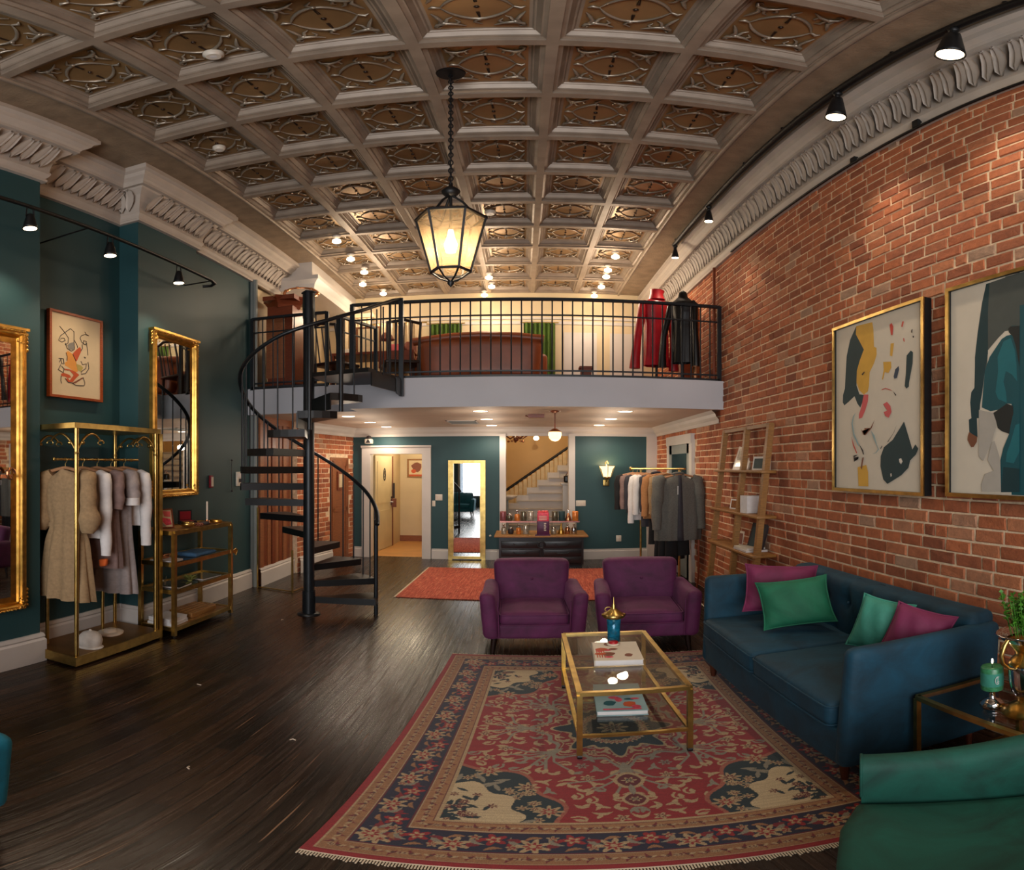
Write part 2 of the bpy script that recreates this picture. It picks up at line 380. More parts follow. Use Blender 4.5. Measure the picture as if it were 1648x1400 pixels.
w = bpy.data.worlds.new('daylight'); sc.world = w; w.use_nodes = True
bg = w.node_tree.nodes['Background']; bg.inputs[0].default_value = (.72, .8, 1, 1); bg.inputs[1].default_value = 1.2

H = 5.23; XR = 2.03; YB = 9.0; ZM = 2.92; ZS = 2.54
# floor
struct('floor', MB().box(-3.6, -3.2, -.1, 2.3, 9.12, 0), 'floor')
# left wall with its pilasters and recess
mb = MB()
for y0, y1, x in ((-3.2, 2.87, -3.0), (2.87, 4.0, -3.2), (4.0, 4.93, -3.0), (4.93, 6.24, -3.05)): mb.box(-3.6, y0, 0, x, y1, 5.4)
struct('wall_left', mb, 'teal')
mb = MB().box(-3.6, 6.24, ZM, -3.1, 9.1, 5.4); struct('wall_left_upper', mb, 'cream')
# wood panelled wall behind the stair
mb = MB().box(-3.6, 6.24, 0, -3.0, 7.32, ZS)
for i in range(9):
    y = 6.28+i*.115; mb.box(-3.0, y, .26, -2.965-(.0 if i % 3 else -.012), y+.1, 2.44, i % 2)
mb.box(-3.0, 6.26, 2.44, -2.95, 7.32, 2.54); mb.box(-3.0, 6.26, 1.2, -2.955, 7.32, 1.27)
struct('wall_left_panelled', mb, ['panelwood', 'mahog'])
bmat = ['brick', 'mortar']
def brick_wall(name, p0, p1, z0, z1, nrm, skip=None, seed=1):
    r = random.Random(seed); p0 = Vector(p0); p1 = Vector(p1); L = (p1-p0).length; d = (p1-p0)/L; nrm = Vector(nrm)
    mb = MB(); h = .088; b = .2
    a, q = p0, p1
    mb.add([(a.x, a.y, z0), (q.x, q.y, z0), (q.x, q.y, z1), (a.x, a.y, z1), (a.x-nrm.x*.25, a.y-nrm.y*.25, z0), (q.x-nrm.x*.25, q.y-nrm.y*.25, z0), (q.x-nrm.x*.25, q.y-nrm.y*.25, z1), (a.x-nrm.x*.25, a.y-nrm.y*.25, z1)],
           [(0, 1, 2, 3), (7, 6, 5, 4), (3, 2, 6, 7), (0, 3, 7, 4), (1, 5, 6, 2)], 1)
    nz = int((z1-z0)/h)+1
    for k in range(nz):
        za = z0+k*h+.006; zb = min(z1, za+h-.013); s = -(b/2 if k % 2 else 0)+r.uniform(-.02, .02)
        if zb-za < .02: continue
        while s < L:
            l = b if r.random() > .12 else b*.5; l *= r.uniform(.93, 1.05)
            s0 = max(0, s+.006); s1 = min(L, s+l-.007); s += l
            if s1-s0 < .03: continue
            if skip and skip((p0+d*((s0+s1)/2)), (za+zb)/2): continue
            o = r.uniform(.003, .009); v = []
            j = lambda m: r.uniform(-m, m)
            for (ss, zz) in ((s0, za), (s1, za), (s1, zb), (s0, zb)):
                c = p0+d*(ss+j(.003)); v.append((c.x, c.y, zz+j(.002)))
            for (ss, zz) in ((s0+.006, za+.006), (s1-.006, za+.006), (s1-.006, zb-.006), (s0+.006, zb-.006)):
                c = p0+d*(ss+j(.003))+nrm*(o+j(.003)); v.append((c.x, c.y, zz+j(.003)))
            mb.add(v, [(4, 5, 6, 7), (0, 1, 5, 4), (1, 2, 6, 5), (2, 3, 7, 6), (3, 0, 4, 7)], 0)
    return struct(name, mb, bmat)
def skr(p, z): return (6.88 < p.y < 8.1 and z < 2.3)
brick_wall('wall_right', (XR, -3.2), (XR, 9.12), 0, 4.64, (-1, 0), skr, 3)
struct('wall_right_upper', MB().box(XR, -3.2, 4.64, 2.28, 9.12, 5.4), 'cornice')
brick_wall('wall_left_brick', (-2.9, 7.3), (-2.62, 9.12), 0, ZS, (1, -.15), lambda p, z: (8.2 < p.y < 8.84 and z < 1.98), 5)
# far wall below the mezzanine, teal, with the two openings
mb = MB()
for x0, x1, z0 in ((-2.75, -2.35, 0), (-1.53, -.27, 0), (.68, 2.28, 0), (-2.35, -1.53, 2.04), (-.27, .68, 2.42)): mb.box(x0, 9, z0, x1, 9.12, ZS)
struct('wall_far', mb, 'teal')
# far wall of the upper floor
mb = MB().box(-3.6, 8.97, ZM, 2.28, 9.1, 5.4)
for x0, x1 in ((-2.2, -1.6), (.6, 1.1), (1.3, 1.8)):
    mb.box(x0, 8.955, 3.1, x1, 8.98, 4.4, 1)
mb.box(-3.1, 8.94, 4.56, 2.03, 8.98, 4.62, 1); mb.box(-3.1, 8.92, 4.66, 2.03, 8.98, 4.7, 1); mb.box(-3.1, 8.93, ZM, 2.03, 8.98, 3.12, 1)
struct('wall_far_upper', mb, ['cream', 'white'])
# rear wall: shop front with big daylight windows
mb = MB().box(-3.6, -3.2, 0, -2.3, -3.0, 5.4).box(1.5, -3.2, 0, 2.28, -3.0, 5.4).box(-2.3, -3.2, 0, 1.5, -3.0, .5).box(-2.3, -3.2, 3.9, 1.5, -3.0, 5.4)
struct('wall_rear', mb, 'teal')
wf = MB()
for x in (-2.3, -1.05, .2, 1.44): wf.box(x, -3.14, .5, x+.07, -3.04, 3.9)
for z in (.5, 2.9, 3.84): wf.box(-2.3, -3.14, z, 1.5, -3.04, z+.07)
wo = struct('window_1', wf, 'doorwhite')
MB().box(-2.28, -3.1, .52, 1.48, -3.09, 3.88).build('window_pane', 'glass', wo)

# ceiling: stepped coffers of pressed tin
bx = [.134+.648*i for i in range(-4, 3)]; by = [.69*j for j in range(0, 14)]
mb = MB(); hb = .03
mb.box(-3.6, -3.2, 5.43, 2.3, 9.1, 5.5, 0)
mb.box(-3.6, -3.2, H, bx[0]-hb-.0, 9.1, H+.16, 1); mb.box(bx[-1]+hb, -3.2, H, 2.3, 9.1, H+.16, 1)
mb.box(bx[0]-hb, -3.2, H, bx[-1]+hb, -.03, H+.16, 1); mb.box(bx[0]-hb, by[-1], H, bx[-1]+hb, 9.1, H+.16, 0)
for x in (bx[0], bx[-1]): mb.tube([(x, 0, H-.002), (x, 8.97, H-.002)], .022, 6, 0)
for x in bx: mb.quad((x-hb, 0, H), (x-hb, 8.97, H), (x+hb, 8.97, H), (x+hb, 0, H), 0)
for y in by:
    for i in range(6):
        a, b = bx[i]+hb, bx[i+1]-hb; mb.quad((a, y-hb, H), (a, y+hb, H), (b, y+hb, H), (b, y-hb, H), 0)
def coffer(mb, cx, cy, a, b):
    rings = [(0, 0), (0, .022), (.018, .03), (.026, .03), (.026, .052), (.05, .088), (.058, .088), (.066, .1), (.08, .1)]
    v = [];
    for o, z in rings:
        for sx, sy in ((-1, -1), (1, -1), (1, 1), (-1, 1)): v.append((cx+sx*(a-o), cy+sy*(b-o), H+z))
    f = [(i*4+j, (i+1)*4+j, (i+1)*4+(j+1) % 4, i*4+(j+1) % 4) for i in range(len(rings)-1) for j in range(4)]
    mb.add(v, f, 0); k = len(rings)-1
    mb.add(v[k*4:], [(0, 3, 2, 1)], 2)
    z = H+.094; A, B = a-.09, b-.09
    # pointed oval
    for sy in (-1, 1):
        pts = [(cx-A*.74+2*A*.74*t, cy+sy*B*.58*sin(PI*t)**.75, z) for t in [i/10 for i in range(11)]]
        mb.tube(pts, [.004, .009, .011, .012, .012, .013, .012, .012, .011, .009, .004], 5, 3)
        mb.tube([(cx, cy+sy*B*.58, z), (cx-.02, cy+sy*B*.72, z-.004), (cx+.01, cy+sy*B*.86, z)], [.012, .01, .004], 5, 3)
        mb.ball((cx, cy+sy*B*.6, z-.004), .015, 3, 6)
        mb.tube([(cx, cy+sy*B*.25, z), (cx+.004*sy, cy+sy*B*.5, z)], [.009, .005], 5, 4)
    mb.ball((cx, cy, z+.004), .014, 4, 6)
    # scrolling corner leaves
    for sx in (-1, 1):
        mb.tube([(cx+sx*A*.74, cy, z), (cx+sx*A*.88, cy+.015*sx, z-.006), (cx+sx*A*.97, cy, z)], [.008, .014, .004], 5, 3)
        for sy in (-1, 1):
            P = lambda u, w_, zz=0: (cx+sx*A*u, cy+sy*B*w_, z-zz)
            mb.tube([P(.3, .93), P(.5, .8, .008), P(.72, .74, .012), P(.92, .82, .008), P(.97, .95), P(.88, .97), P(.82, .9)], [.004, .011, .014, .013, .01, .007, .003], 5, 3)
            mb.tube([P(.97, .25), P(.88, .42, .008), P(.8, .6, .012), P(.88, .78, .006)], [.004, .011, .012, .006], 5, 3)
            mb.tube([P(.5, .8, .006), P(.42, .68, .008), P(.5, .6)], [.009, .008, .003], 5, 3)
            mb.tube([P(.72, .72, .006), P(.66, .52, .006), P(.55, .46)], [.011, .008, .003], 5, 3)
            mb.ball(P(.76, .74, .006), .019, 3, 6)
for i in range(6):
    for j in range(13):
        coffer(mb, (bx[i]+bx[i+1])/2, (by[j]+by[j+1])/2, (bx[i+1]-bx[i])/2-hb, .345-hb)
struct('ceiling', mb, ['beam', 'strip', 'panel', 'orn', 'stud'])

# plaster cornices
prof = [(0, 4.63), (.035, 4.63), (.04, 4.655), (.025, 4.67), (.04, 4.69), (.055, 4.72), (.055, 4.745), (.045, 4.75), (.05, 4.8), (.065, 4.88), (.1, 4.95), (.15, 5.0), (.16, 5.02), (.195, 5.02), (.2, 5.05), (.215, 5.07), (.25, 5.1), (.265, 5.14), (.3, 5.155), (.3, 5.2), (.285, 5.21), (.285, 5.235)]
def leaves(mb, path, side=1, step=.088):
    P = [Vector(p) for p in path]
    for a, b in zip(P, P[1:]):
        L = (b-a).length; d = (b-a)/L; nr = Vector((d.y, -d.x))*side
        n = max(1, round(L/step))
        if L < .12 or (L < .25 and d.x < 0): continue
        for i in range(n):
            s0 = (i+.5)*L/n if L > .25 else .1+.07*i
            sp = [(.052, 4.765, .004), (.07, 4.81, .034), (.088, 4.86, .042), (.115, 4.915, .04), (.15, 4.96, .03), (.178, 4.985, .016), (.188, 4.965, .003)]
            v = []
            for k, (o, z, wd) in enumerate(sp):
                ln = .085*sin(PI*.62*k/6)**1.5*(1 if i % 2 else .75)
                for q, u in enumerate((-1, -.5, 0, .5, 1)):
                    p = a+d*(s0+u*wd+ln-.02)+nr*(o+(.016, .002, .02, .002, .016)[q]*(1 if k < 6 else .2)); v.append((p.x, p.y, z))
            mb.add(v, [(r*5+c, r*5+c+1, r*5+c+6, r*5+c+5) for r in range(6) for c in range(4)], 0, True)
pl = [(-3, -3), (-3, 2.87), (-3.2, 2.87), (-3.2, 4.0), (-3.0, 4.0), (-3.0, 4.93), (-3.05, 4.93), (-3.05, 7.0)]
mb = MB(); sweep(mb, pl, prof); leaves(mb, pl); struct('trim_1', mb, 'cornice')
pr = [(XR, 9.0), (XR, -3)]
mb = MB(); sweep(mb, pr, [(o, z) for o, z in prof]); leaves(mb, pr); struct('trim_2', mb, 'cornice')
# boxed-in soffit of the upper floor, left
mb = MB().box(-3.15, 7.0, 4.72, -2.58, 8.97, 5.24)
sweep(mb, [(-3.1, 7.0), (-2.58, 7.0), (-2.58, 8.97)], [(0, 4.72), (.04, 4.72), (.06, 4.8), (.12, 4.86), (.12, 4.93), (.02, 4.95), (0, 4.95)])
struct('trim_3', mb, 'white')
mb = MB()
for i in range(6): mb.cyl((-2.62+.07*i, 8.6, ZM), (-2.62+.07*i, 8.6, 4.75), .04, 10)
mb.box(-2.72, 8.5, 4.66, -2.18, 8.7, 4.74); mb.box(-2.72, 8.5, ZM, -2.18, 8.7, 3.02)
struct('trim_4', mb, 'ivory')
# baseboards
bp = [(0, .28), (.018, .28), (.028, .25), (.022, .235), (.034, .215), (.034, 0)]
mb = MB(); sweep(mb, [(-3, -3), (-3, 2.87), (-3.2, 2.87), (-3.2, 4.0), (-3.0, 4.0), (-3.0, 4.93), (-3.05, 4.93), (-3.05, 6.2)], bp)
sweep(mb, [(-2.965, 6.26), (-2.965, 7.3)], bp); sweep(mb, [(-2.88, 7.3), (-2.73, 8.2)], bp)
struct('baseboard_left', mb, 'white')
mb = MB(); bq = [(0, .2), (.02, .2), (.02, .17), (.03, .16), (.03, 0)]
for x0, x1 in ((-2.62, -2.49), (-1.39, -.36), (.77, 1.87)): sweep(mb, [(x0, 9), (x1, 9)], bq)
struct('baseboard_far', mb, 'white')
# mezzanine slab
mb = MB(); ou = [(-3.1, 6.15), (-1.75, 6.15), (-1.75, 5.85), (XR, 5.85), (XR, 9.0), (-3.1, 9.0)]
n = len(ou); mb.add([(x, y, ZS) for x, y in ou]+[(x, y, ZM) for x, y in ou], [(i, (i+1) % n, (i+1) % n+n, i+n) for i in range(n)], 0)
mb.poly([(x, y, ZS) for x, y in ou], 1); mb.poly([(x, y, ZM) for x, y in ou], 2)
struct('floor_mezzanine', mb, ['fascia', 'soffit', 'mahog'])
mb = MB(); cr = [(0, 2.37), (.02, 2.37), (.02, 2.42), (.05, 2.46), (.06, 2.5), (.1, 2.54)]
sweep(mb, [(-2.9, 7.3), (-2.63, 9), (XR, 9), (XR, 5.95)], cr); struct('trim_5', mb, 'white')
# white trim of the far wall
mb = MB(); mb.box(1.87, 8.94, 0, XR-.0, 9, 2.4)
mb.box(-.36, 8.94, 0, -.265, 9.14, 2.415); mb.box(.675, 8.94, 0, .77, 9.14, 2.415); struct('trim_6', mb, 'white')
mb = MB(); mb.box(-2.48, 8.95, 0, -2.345, 9.14, 2.035); mb.box(-1.535, 8.95, 0, -1.4, 9.14, 2.035); mb.box(-2.48, 8.95, 2.035, -1.4, 9.14, 2.19)
sweep(mb, [(-2.49, 8.95), (-1.39, 8.95)], [(0, 2.15), (.02, 2.17), (.02, 2.2), (0, 2.2)]); struct('trim_7', mb, 'white')
mb = MB().cyl((-3.0, 6.24, 0), (-3.0, 6.24, 4.66), .03); mb.box(-3.06, 6.22, 0, -3.0, 6.3, 4.66); struct('trim_8', mb, 'doorgrey')
# hallway behind the left opening
struct('floor_hallway', MB().box(-2.7, 9.12, -.1, -1.2, 11.3, 0), 'tile')
mb = MB().box(-2.8, 9.12, 0, -2.66, 11.3, 2.6).box(-1.34, 9.12, 0, -1.22, 11.3, 2.6).box(-2.8, 11.1, 0, -1.2, 11.3, 2.6).box(-2.8, 9.12, 2.5, -1.2, 11.3, 2.6)
mb.box(-2.66, 10.45, 0, -2.32, 11.1, 2.5)
struct('wall_hallway', mb, 'cream')
struct('baseboard_hallway', MB().box(-2.32, 11.07, 0, -1.34, 11.1, .14), 'panelwood')
# stairwell behind the wide opening
struct('floor_stairwell', MB().box(-1.2, 9.12, -.1, 2.6, 12.6, 0), 'floor')
mb = MB().box(-1.2, 9.14, 0, -1.1, 12.6, 4.2).box(2.5, 9.14, 0, 2.6, 12.6, 4.2).box(-1.2, 12.4, 0, 2.6, 12.6, 4.2).box(-1.2, 9.14, 4.1, 2.6, 12.6, 4.2).box(-1.2, 9.12, ZS, 2.6, 9.16, 4.2)
struct('wall_stairwell', mb, 'yellowwall')
# door and hall doors
d2 = MB().box(1.985, 6.9, 0, 2.03, 7.02, 2.15).box(1.985, 8.03, 0, 2.03, 8.15, 2.15).box(1.975, 6.9, 2.15, 2.03, 8.15, 2.3)
struct('trim_9', d2, 'white')
dr = MB().box(2.0, 7.02, .01, 2.025, 8.03, 2.15).box(1.992, 7.02, .01, 2.0, 7.14, 2.15).box(1.992, 7.9, .01, 2.0, 8.03, 2.15).box(1.992, 7.02, .01, 2.0, 8.03, .95).box(1.992, 7.02, 2.0, 2.0, 8.03, 2.15)
do = struct('door_2', dr, 'doorgrey')
MB().box(1.994, 7.14, .95, 1.999, 7.9, 2.0).build('door_pane', 'glassdk', do)
hm = MB(); hm.cyl((1.99, 7.09, 1.0), (1.94, 7.09, 1.0), .012); hm.tube([(1.94, 7.09, 1.0), (1.935, 7.19, 1.0)], .01); hm.build('door_handle', 'brass', do)
do = struct('door_1', MB().box(-.02, 0, .01, .02, .9, 2.02).box(.02, .1, .15, .026, .8, .85).box(.02, .1, 1.0, .026, .8, 1.9), 'doorwhite'); do.location = (-2.42, 9.5, 0); do.rotation_euler = (0, 0, R(-5))
hm = MB(); hm.box(.02, .8, .93, .03, .87, 1.12); hm.cyl((.02, .835, 1.0), (.08, .835, 1.0), .012); hm.tube([(.075, .835, 1.0), (.08, .74, 1.0)], .011); hm.build('door_handle', 'silver', do)
hm = MB(); hm.tube([(.03, .45+.05*cos(t_), 1.62+.13*sin(t_)) for t_ in [i*2*PI/16 for i in range(16)]], .008, 6, closed=True); hm.tube([(.03, .42, 1.55), (.03, .48, 1.6), (.03, .43, 1.65), (.03, .47, 1.7)], .006); hm.build('door_emblem', 'a_ink', do)
hm = MB(); hm.box(-.01, .9, .0, .035, .93, 2.02); hm.build('door_edge', 'mahog', do)
do = struct('door_3', MB().box(-.03, 0, 0, .0, .6, 1.96).box(0, .05, .1, .012, .12, 1.9).box(0, .48, .1, .012, .55, 1.9).box(0, .05, 1.8, .012, .55, 1.9).box(0, .05, .95, .012, .55, 1.02), 'panelwood'); do.location = (-2.745, 8.22, 0); do.rotation_euler = (0, 0, R(-8.8))
MB().box(.0, .2, 1.35, .018, .4, 1.7).box(.018, .24, 1.4, .021, .36, 1.65, 1).build('door_plaque', ['mahog', 'artpaper2'], do)
ART1=[
 ('teal',[(3.177,2.937),(3.182,2.868),(3.089,2.719),(3.136,2.639),(3.17,2.561),(3.174,2.441),(3.14,2.366),(3.089,2.353),(3.109,2.292),(3.131,2.259),(3.165,2.296),(3.198,2.358),(3.27,2.32),(3.323,2.297),(3.343,2.324),(3.34,2.385),(3.316,2.437),(3.307,2.559),(3.294,2.707),(3.252,2.836)]),
 ('yellow',[(3.177,2.937),(2.995,2.923),(2.983,2.859),(2.976,2.719),(2.95,2.703),(2.948,2.65),(2.976,2.586),(3.024,2.524),(3.031,2.421),(3.043,2.376),(3.089,2.357),(3.143,2.399),(3.174,2.465),(3.17,2.561),(3.136,2.639),(3.089,2.719),(3.182,2.868)]),
 ('pink',[(3.089,2.357),(3.037,2.35),(3.043,2.296),(3.073,2.23),(3.109,2.176),(3.146,2.172),(3.146,2.205),(3.119,2.258)]),
 ('yellow',[(2.803,2.706),(2.77,2.703),(2.787,2.605),(2.81,2.614)]),
 ('yellow',[(2.878,2.579),(2.799,2.567),(2.796,2.52),(2.825,2.485),(2.862,2.497),(2.881,2.442),(2.89,2.448),(2.872,2.521)]),
 ('slate',[(2.725,2.521),(2.719,2.496),(2.742,2.434),(2.767,2.432),(2.773,2.452),(2.756,2.502)]),
 ('teal',[(2.648,2.585),(2.611,2.613),(2.592,2.597),(2.595,2.518),(2.627,2.385),(2.629,2.356),(2.651,2.345),(2.667,2.365),(2.656,2.453),(2.651,2.538)]),
 ('pink',[(2.878,2.258),(2.839,2.271),(2.804,2.237),(2.793,2.192),(2.822,2.152),(2.857,2.168),(2.872,2.198),(2.837,2.207)]),
 ('teal',[(2.672,2.113),(2.596,1.914),(2.569,1.949),(2.543,1.918),(2.564,1.879),(2.616,1.839),(2.632,1.788),(2.697,1.736),(2.834,1.67),(2.875,1.701),(2.905,1.798),(2.902,1.874),(2.869,1.939),(2.781,1.989)]),
 ('paper',[(2.719,1.85),(2.7,1.856),(2.686,1.833),(2.7,1.813),(2.716,1.827)]),
 ('paper',[(2.804,1.745),(2.793,1.749),(2.79,1.728),(2.801,1.722)]),
 ('yellow',[(3.157,1.791),(3.057,1.809),(3.037,1.753),(3.034,1.645),(3.146,1.644)]),
 ('red',[(2.81,2.854),(2.79,2.863),(2.774,2.831),(2.781,2.764),(2.796,2.772),(2.804,2.813)]),
 ('red',[(2.686,2.849),(2.672,2.845),(2.686,2.804),(2.697,2.812)]),
 ('red',[(2.678,2.716),(2.67,2.719),(2.664,2.687),(2.675,2.696)]),
 ('ink',[(2.603,2.765),(2.592,2.767),(2.595,2.737),(2.605,2.746)]),
 ('ink',[(2.592,2.717),(2.579,2.714),(2.579,2.701),(2.59,2.703)]),
 ('ink',[(3.109,2.521),(3.079,2.539),(3.073,2.532),(3.096,2.51)]),
 ('red',[(2.89,2.37),(2.851,2.376),(2.81,2.361),(2.773,2.341),(2.81,2.355),(2.851,2.369),(2.887,2.365)]),
 ('ink',[(2.773,2.341),(2.742,2.311),(2.75,2.304),(2.764,2.325)]),
 ('ink',[(2.736,2.098),(2.764,2.041),(2.822,1.976),(2.834,1.972),(2.77,2.037)]),
 ('sky',[(3.177,2.222),(3.208,2.196),(3.226,2.139),(3.205,2.043),(3.157,1.971),(3.133,1.947),(3.146,1.982),(3.191,2.054),(3.212,2.138),(3.198,2.188)]),
 ('ink',[(3.146,1.982),(3.089,1.923),(3.079,1.889),(3.089,1.889),(3.103,1.919)]),
 ('red',[(3.229,2.039),(3.191,1.961),(3.157,1.902),(3.167,1.9),(3.205,1.961)]),
 ('brown',[(3.113,2.09),(3.076,2.093),(3.07,2.082),(3.096,2.072),(3.073,2.038),(3.008,2.089),(2.961,2.148),(2.992,2.088),(3.063,2.036),(3.089,2.044)]),
 ('ink',[(3.201,1.882),(3.146,1.89),(3.194,1.868),(3.14,1.873),(3.198,1.845),(3.143,1.856),(3.194,1.833)]),
 ('brown',[(3.096,1.866),(3.116,1.787),(3.103,1.773),(3.089,1.832),(3.079,1.866)]),
 ('sky',[(2.999,2.068),(2.961,2.03),(2.936,1.963),(2.914,1.923),(2.945,1.897),(2.986,1.891),(2.948,1.902),(2.924,1.925),(2.945,1.963),(2.973,2.009)]),
 ('ink',[(2.899,1.931),(2.881,1.952),(2.878,1.945),(2.893,1.926)]),
]
ART2=[
 ('grey',[(2.024,2.941),(1.809,2.962),(1.809,2.616),(1.867,2.628),(1.944,2.567),(2.012,2.502),(2.017,2.416),(2.059,2.313),(2.102,2.275),(2.102,2.473),(2.083,2.628),(2.053,2.818)]),
 ('tealD',[(2.024,2.941),(2.001,2.944),(2.012,2.75),(2.012,2.48),(2.03,2.396),(2.05,2.248),(2.065,2.174),(2.071,2.09),(2.088,2.091),(2.083,1.974),(2.141,2.009),(2.145,2.086),(2.126,2.094),(2.135,2.192),(2.127,2.256),(2.105,2.28),(2.1,2.473),(2.083,2.616),(2.048,2.828)]),
 ('teal2',[(1.888,2.571),(1.856,2.571),(1.832,2.493),(1.819,2.386),(1.809,2.364),(1.809,2.081),(1.845,2.104),(1.85,2.155),(1.888,2.162),(1.944,2.13),(1.995,2.126),(2.053,2.154),(2.045,2.247),(2.033,2.375),(2.001,2.457),(1.921,2.556)]),
 ('tealL',[(1.91,2.538),(1.864,2.551),(1.839,2.473),(1.829,2.387),(1.824,2.284),(1.856,2.329),(1.894,2.355),(1.91,2.295),(1.894,2.231),(1.888,2.166),(1.944,2.194),(1.961,2.238),(1.944,2.362),(1.948,2.448)]),
 ('dark',[(1.867,2.623),(1.809,2.616),(1.809,2.364),(1.832,2.493),(1.852,2.56),(1.875,2.588),(1.88,2.611)]),
 ('dark',[(1.944,2.13),(1.888,2.162),(1.85,2.145),(1.847,2.104),(1.864,2.035),(1.873,1.985),(1.921,2.003),(1.946,2.023),(1.955,2.061),(1.975,2.114)]),
 ('teal2',[(1.847,2.104),(1.809,2.091),(1.809,1.653),(1.924,1.649),(1.928,1.835),(1.91,1.906),(1.873,1.985),(1.864,2.035)]),
 ('tealL',[(1.834,2.033),(1.809,2.042),(1.809,1.883),(1.845,1.815),(1.894,1.825),(1.888,1.875),(1.864,1.935)]),
 ('tealD',[(1.91,1.795),(1.809,1.785),(1.809,1.653),(1.924,1.649)]),
 ('skin',[(2.141,2.009),(2.083,1.976),(2.086,1.946),(2.108,1.917),(2.125,1.916),(2.152,1.96),(2.15,1.983)]),
 ('shadow',[(2.071,2.141),(1.975,2.114),(1.955,2.061),(1.955,2.03),(1.985,1.939),(2.042,1.83),(2.074,1.86)]),
 ('shadow',[(1.985,1.939),(1.966,1.948),(1.933,1.856),(1.926,1.784),(1.924,1.653),(2.052,1.648),(2.055,1.69),(2.03,1.753),(1.971,1.772),(2.012,1.836)]),
]
ART3=[
 ('orange',[(3.305,2.917),(3.327,2.939),(3.381,2.914),(3.417,2.846),(3.436,2.791),(3.436,2.742),(3.408,2.729),(3.363,2.755),(3.327,2.774),(3.292,2.785),(3.296,2.818),(3.318,2.83),(3.322,2.871)]),
 ('rust',[(3.381,2.922),(3.426,2.972),(3.463,3.004),(3.484,2.974),(3.454,2.91),(3.426,2.847),(3.408,2.861)]),
 ('rust',[(3.248,2.69),(3.274,2.71),(3.345,2.696),(3.363,2.674),(3.327,2.661),(3.292,2.673),(3.257,2.672)]),
 ('olive',[(3.417,2.821),(3.473,2.813),(3.501,2.793),(3.473,2.747),(3.436,2.758)]),
 ('rust',[(3.283,2.751),(3.345,2.753),(3.408,2.738),(3.454,2.712),(3.408,2.664),(3.381,2.628),(3.327,2.621),(3.292,2.649),(3.327,2.661),(3.345,2.64),(3.39,2.702),(3.345,2.74),(3.292,2.737)]),
 ('brown',[(3.372,2.619),(3.408,2.64),(3.491,2.692),(3.501,2.685),(3.417,2.625),(3.381,2.612)]),
 ('greyb',[(3.318,2.993),(3.345,3.023),(3.39,3.04),(3.404,2.985),(3.381,2.955),(3.336,2.955)]),
]
STR3=[
 ('ink',[(3.235,3.177),(3.292,3.121),(3.332,3.071),(3.327,3.02),(3.296,2.997)]),
 ('ink',[(3.354,3.176),(3.292,3.121),(3.244,3.078),(3.224,3.029),(3.257,3.016),(3.296,3.039),(3.283,3.061),(3.257,3.056),(3.244,3.041)]),
 ('ink',[(3.296,3.014),(3.318,2.96),(3.363,2.942),(3.399,2.967),(3.394,3.033),(3.394,3.151),(3.356,3.175)]),
 ('ink',[(3.394,3.066),(3.426,3.022),(3.436,2.99)]),
 ('ink',[(3.519,3.178),(3.534,3.155),(3.567,3.145),(3.519,3.148),(3.477,3.126),(3.463,3.097),(3.482,3.058),(3.529,3.038),(3.538,3.078),(3.505,3.08),(3.501,3.037)]),
 ('ink',[(3.487,3.034),(3.491,2.992),(3.473,2.964)]),
 ('ink',[(3.54,3.061),(3.556,2.932)]),
 ('ink',[(3.226,2.847),(3.274,2.851),(3.283,2.8),(3.257,2.8),(3.248,2.842),(3.231,2.807)]),
 ('ink',[(3.248,2.786),(3.22,2.734),(3.274,2.71),(3.283,2.751),(3.257,2.771)]),
 ('ink',[(3.557,2.861),(3.567,2.795),(3.529,2.739),(3.477,2.723),(3.477,2.748),(3.529,2.789),(3.538,2.841),(3.491,2.825),(3.473,2.855)]),
 ('ink',[(3.305,2.917),(3.318,2.878),(3.314,2.837)]),
 ('ink',[(3.257,2.6),(3.248,2.627),(3.252,2.675)]),
 ('ink',[(3.372,2.619),(3.417,2.601),(3.51,2.608),(3.519,2.638),(3.501,2.693)]),
 ('ink',[(3.381,2.914),(3.417,2.846)]),
 ('ink',[(3.296,2.657),(3.327,2.621),(3.381,2.62)]),
 ('ink',[(3.51,2.907),(3.529,2.902),(3.519,2.896)]),
]
# ---------------------------------------------------------------- spiral stair
SX, SY = -1.96, 5.23; SR = .64
st = thing('spiral_staircase', 'black iron spiral staircase winding up to the mezzanine', 'staircase', (SX, SY, 0))
mb = MB().cyl((0, 0, .02), (0, 0, 3.72), .052, 24); mb.cyl((0, 0, 3.6), (0, 0, 3.95), .062, 4); mb.cyl((0, 0, 3.93), (0, 0, 3.95), .075, 4); mb.cyl((0, 0, 0), (0, 0, .3), .062, 24)
mb.build('center_pole', 'iron', st)
MB().lathe([(.11, 0), (.11, .012), (.07, .02)], n=24).build('base_plate', 'iron', st)
AZ = lambda k: R(20+25.2*(k-1)); ZT = lambda k: .03+.196*k
def pol(a, r, z=0): return (r*cos(a), r*sin(a), z)
for k in range(1, 14):
    a = AZ(k); z = ZT(k); h = R(15.5); mb = MB()
    pts = [pol(a-h*.9, .05)[:2], pol(a-h*1.0, SR*.8)[:2]]+[pol(a-h+2*h*i/5, SR*(1 if 0 < i < 5 else .985))[:2] for i in range(6)]+[pol(a+h*1.0, SR*.8)[:2], pol(a+h*.9, .05)[:2]]
    mb.prism(pts, .078, 0, z-.078, False)
    if k >= 12: mb.bar(pol(a-h, .06, z-.1), pol(a-h, SR, z-.1), .012, .16)
    mb.build('tread', 'ironsat', st)
def rz(az): return float(np.interp(math.degrees(az), [8, 15, 90, 180, 210, 270, 305, 340], [1.12, 1.18, 1.84, 2.6, 2.86, 3.22, 3.38, 3.58]))
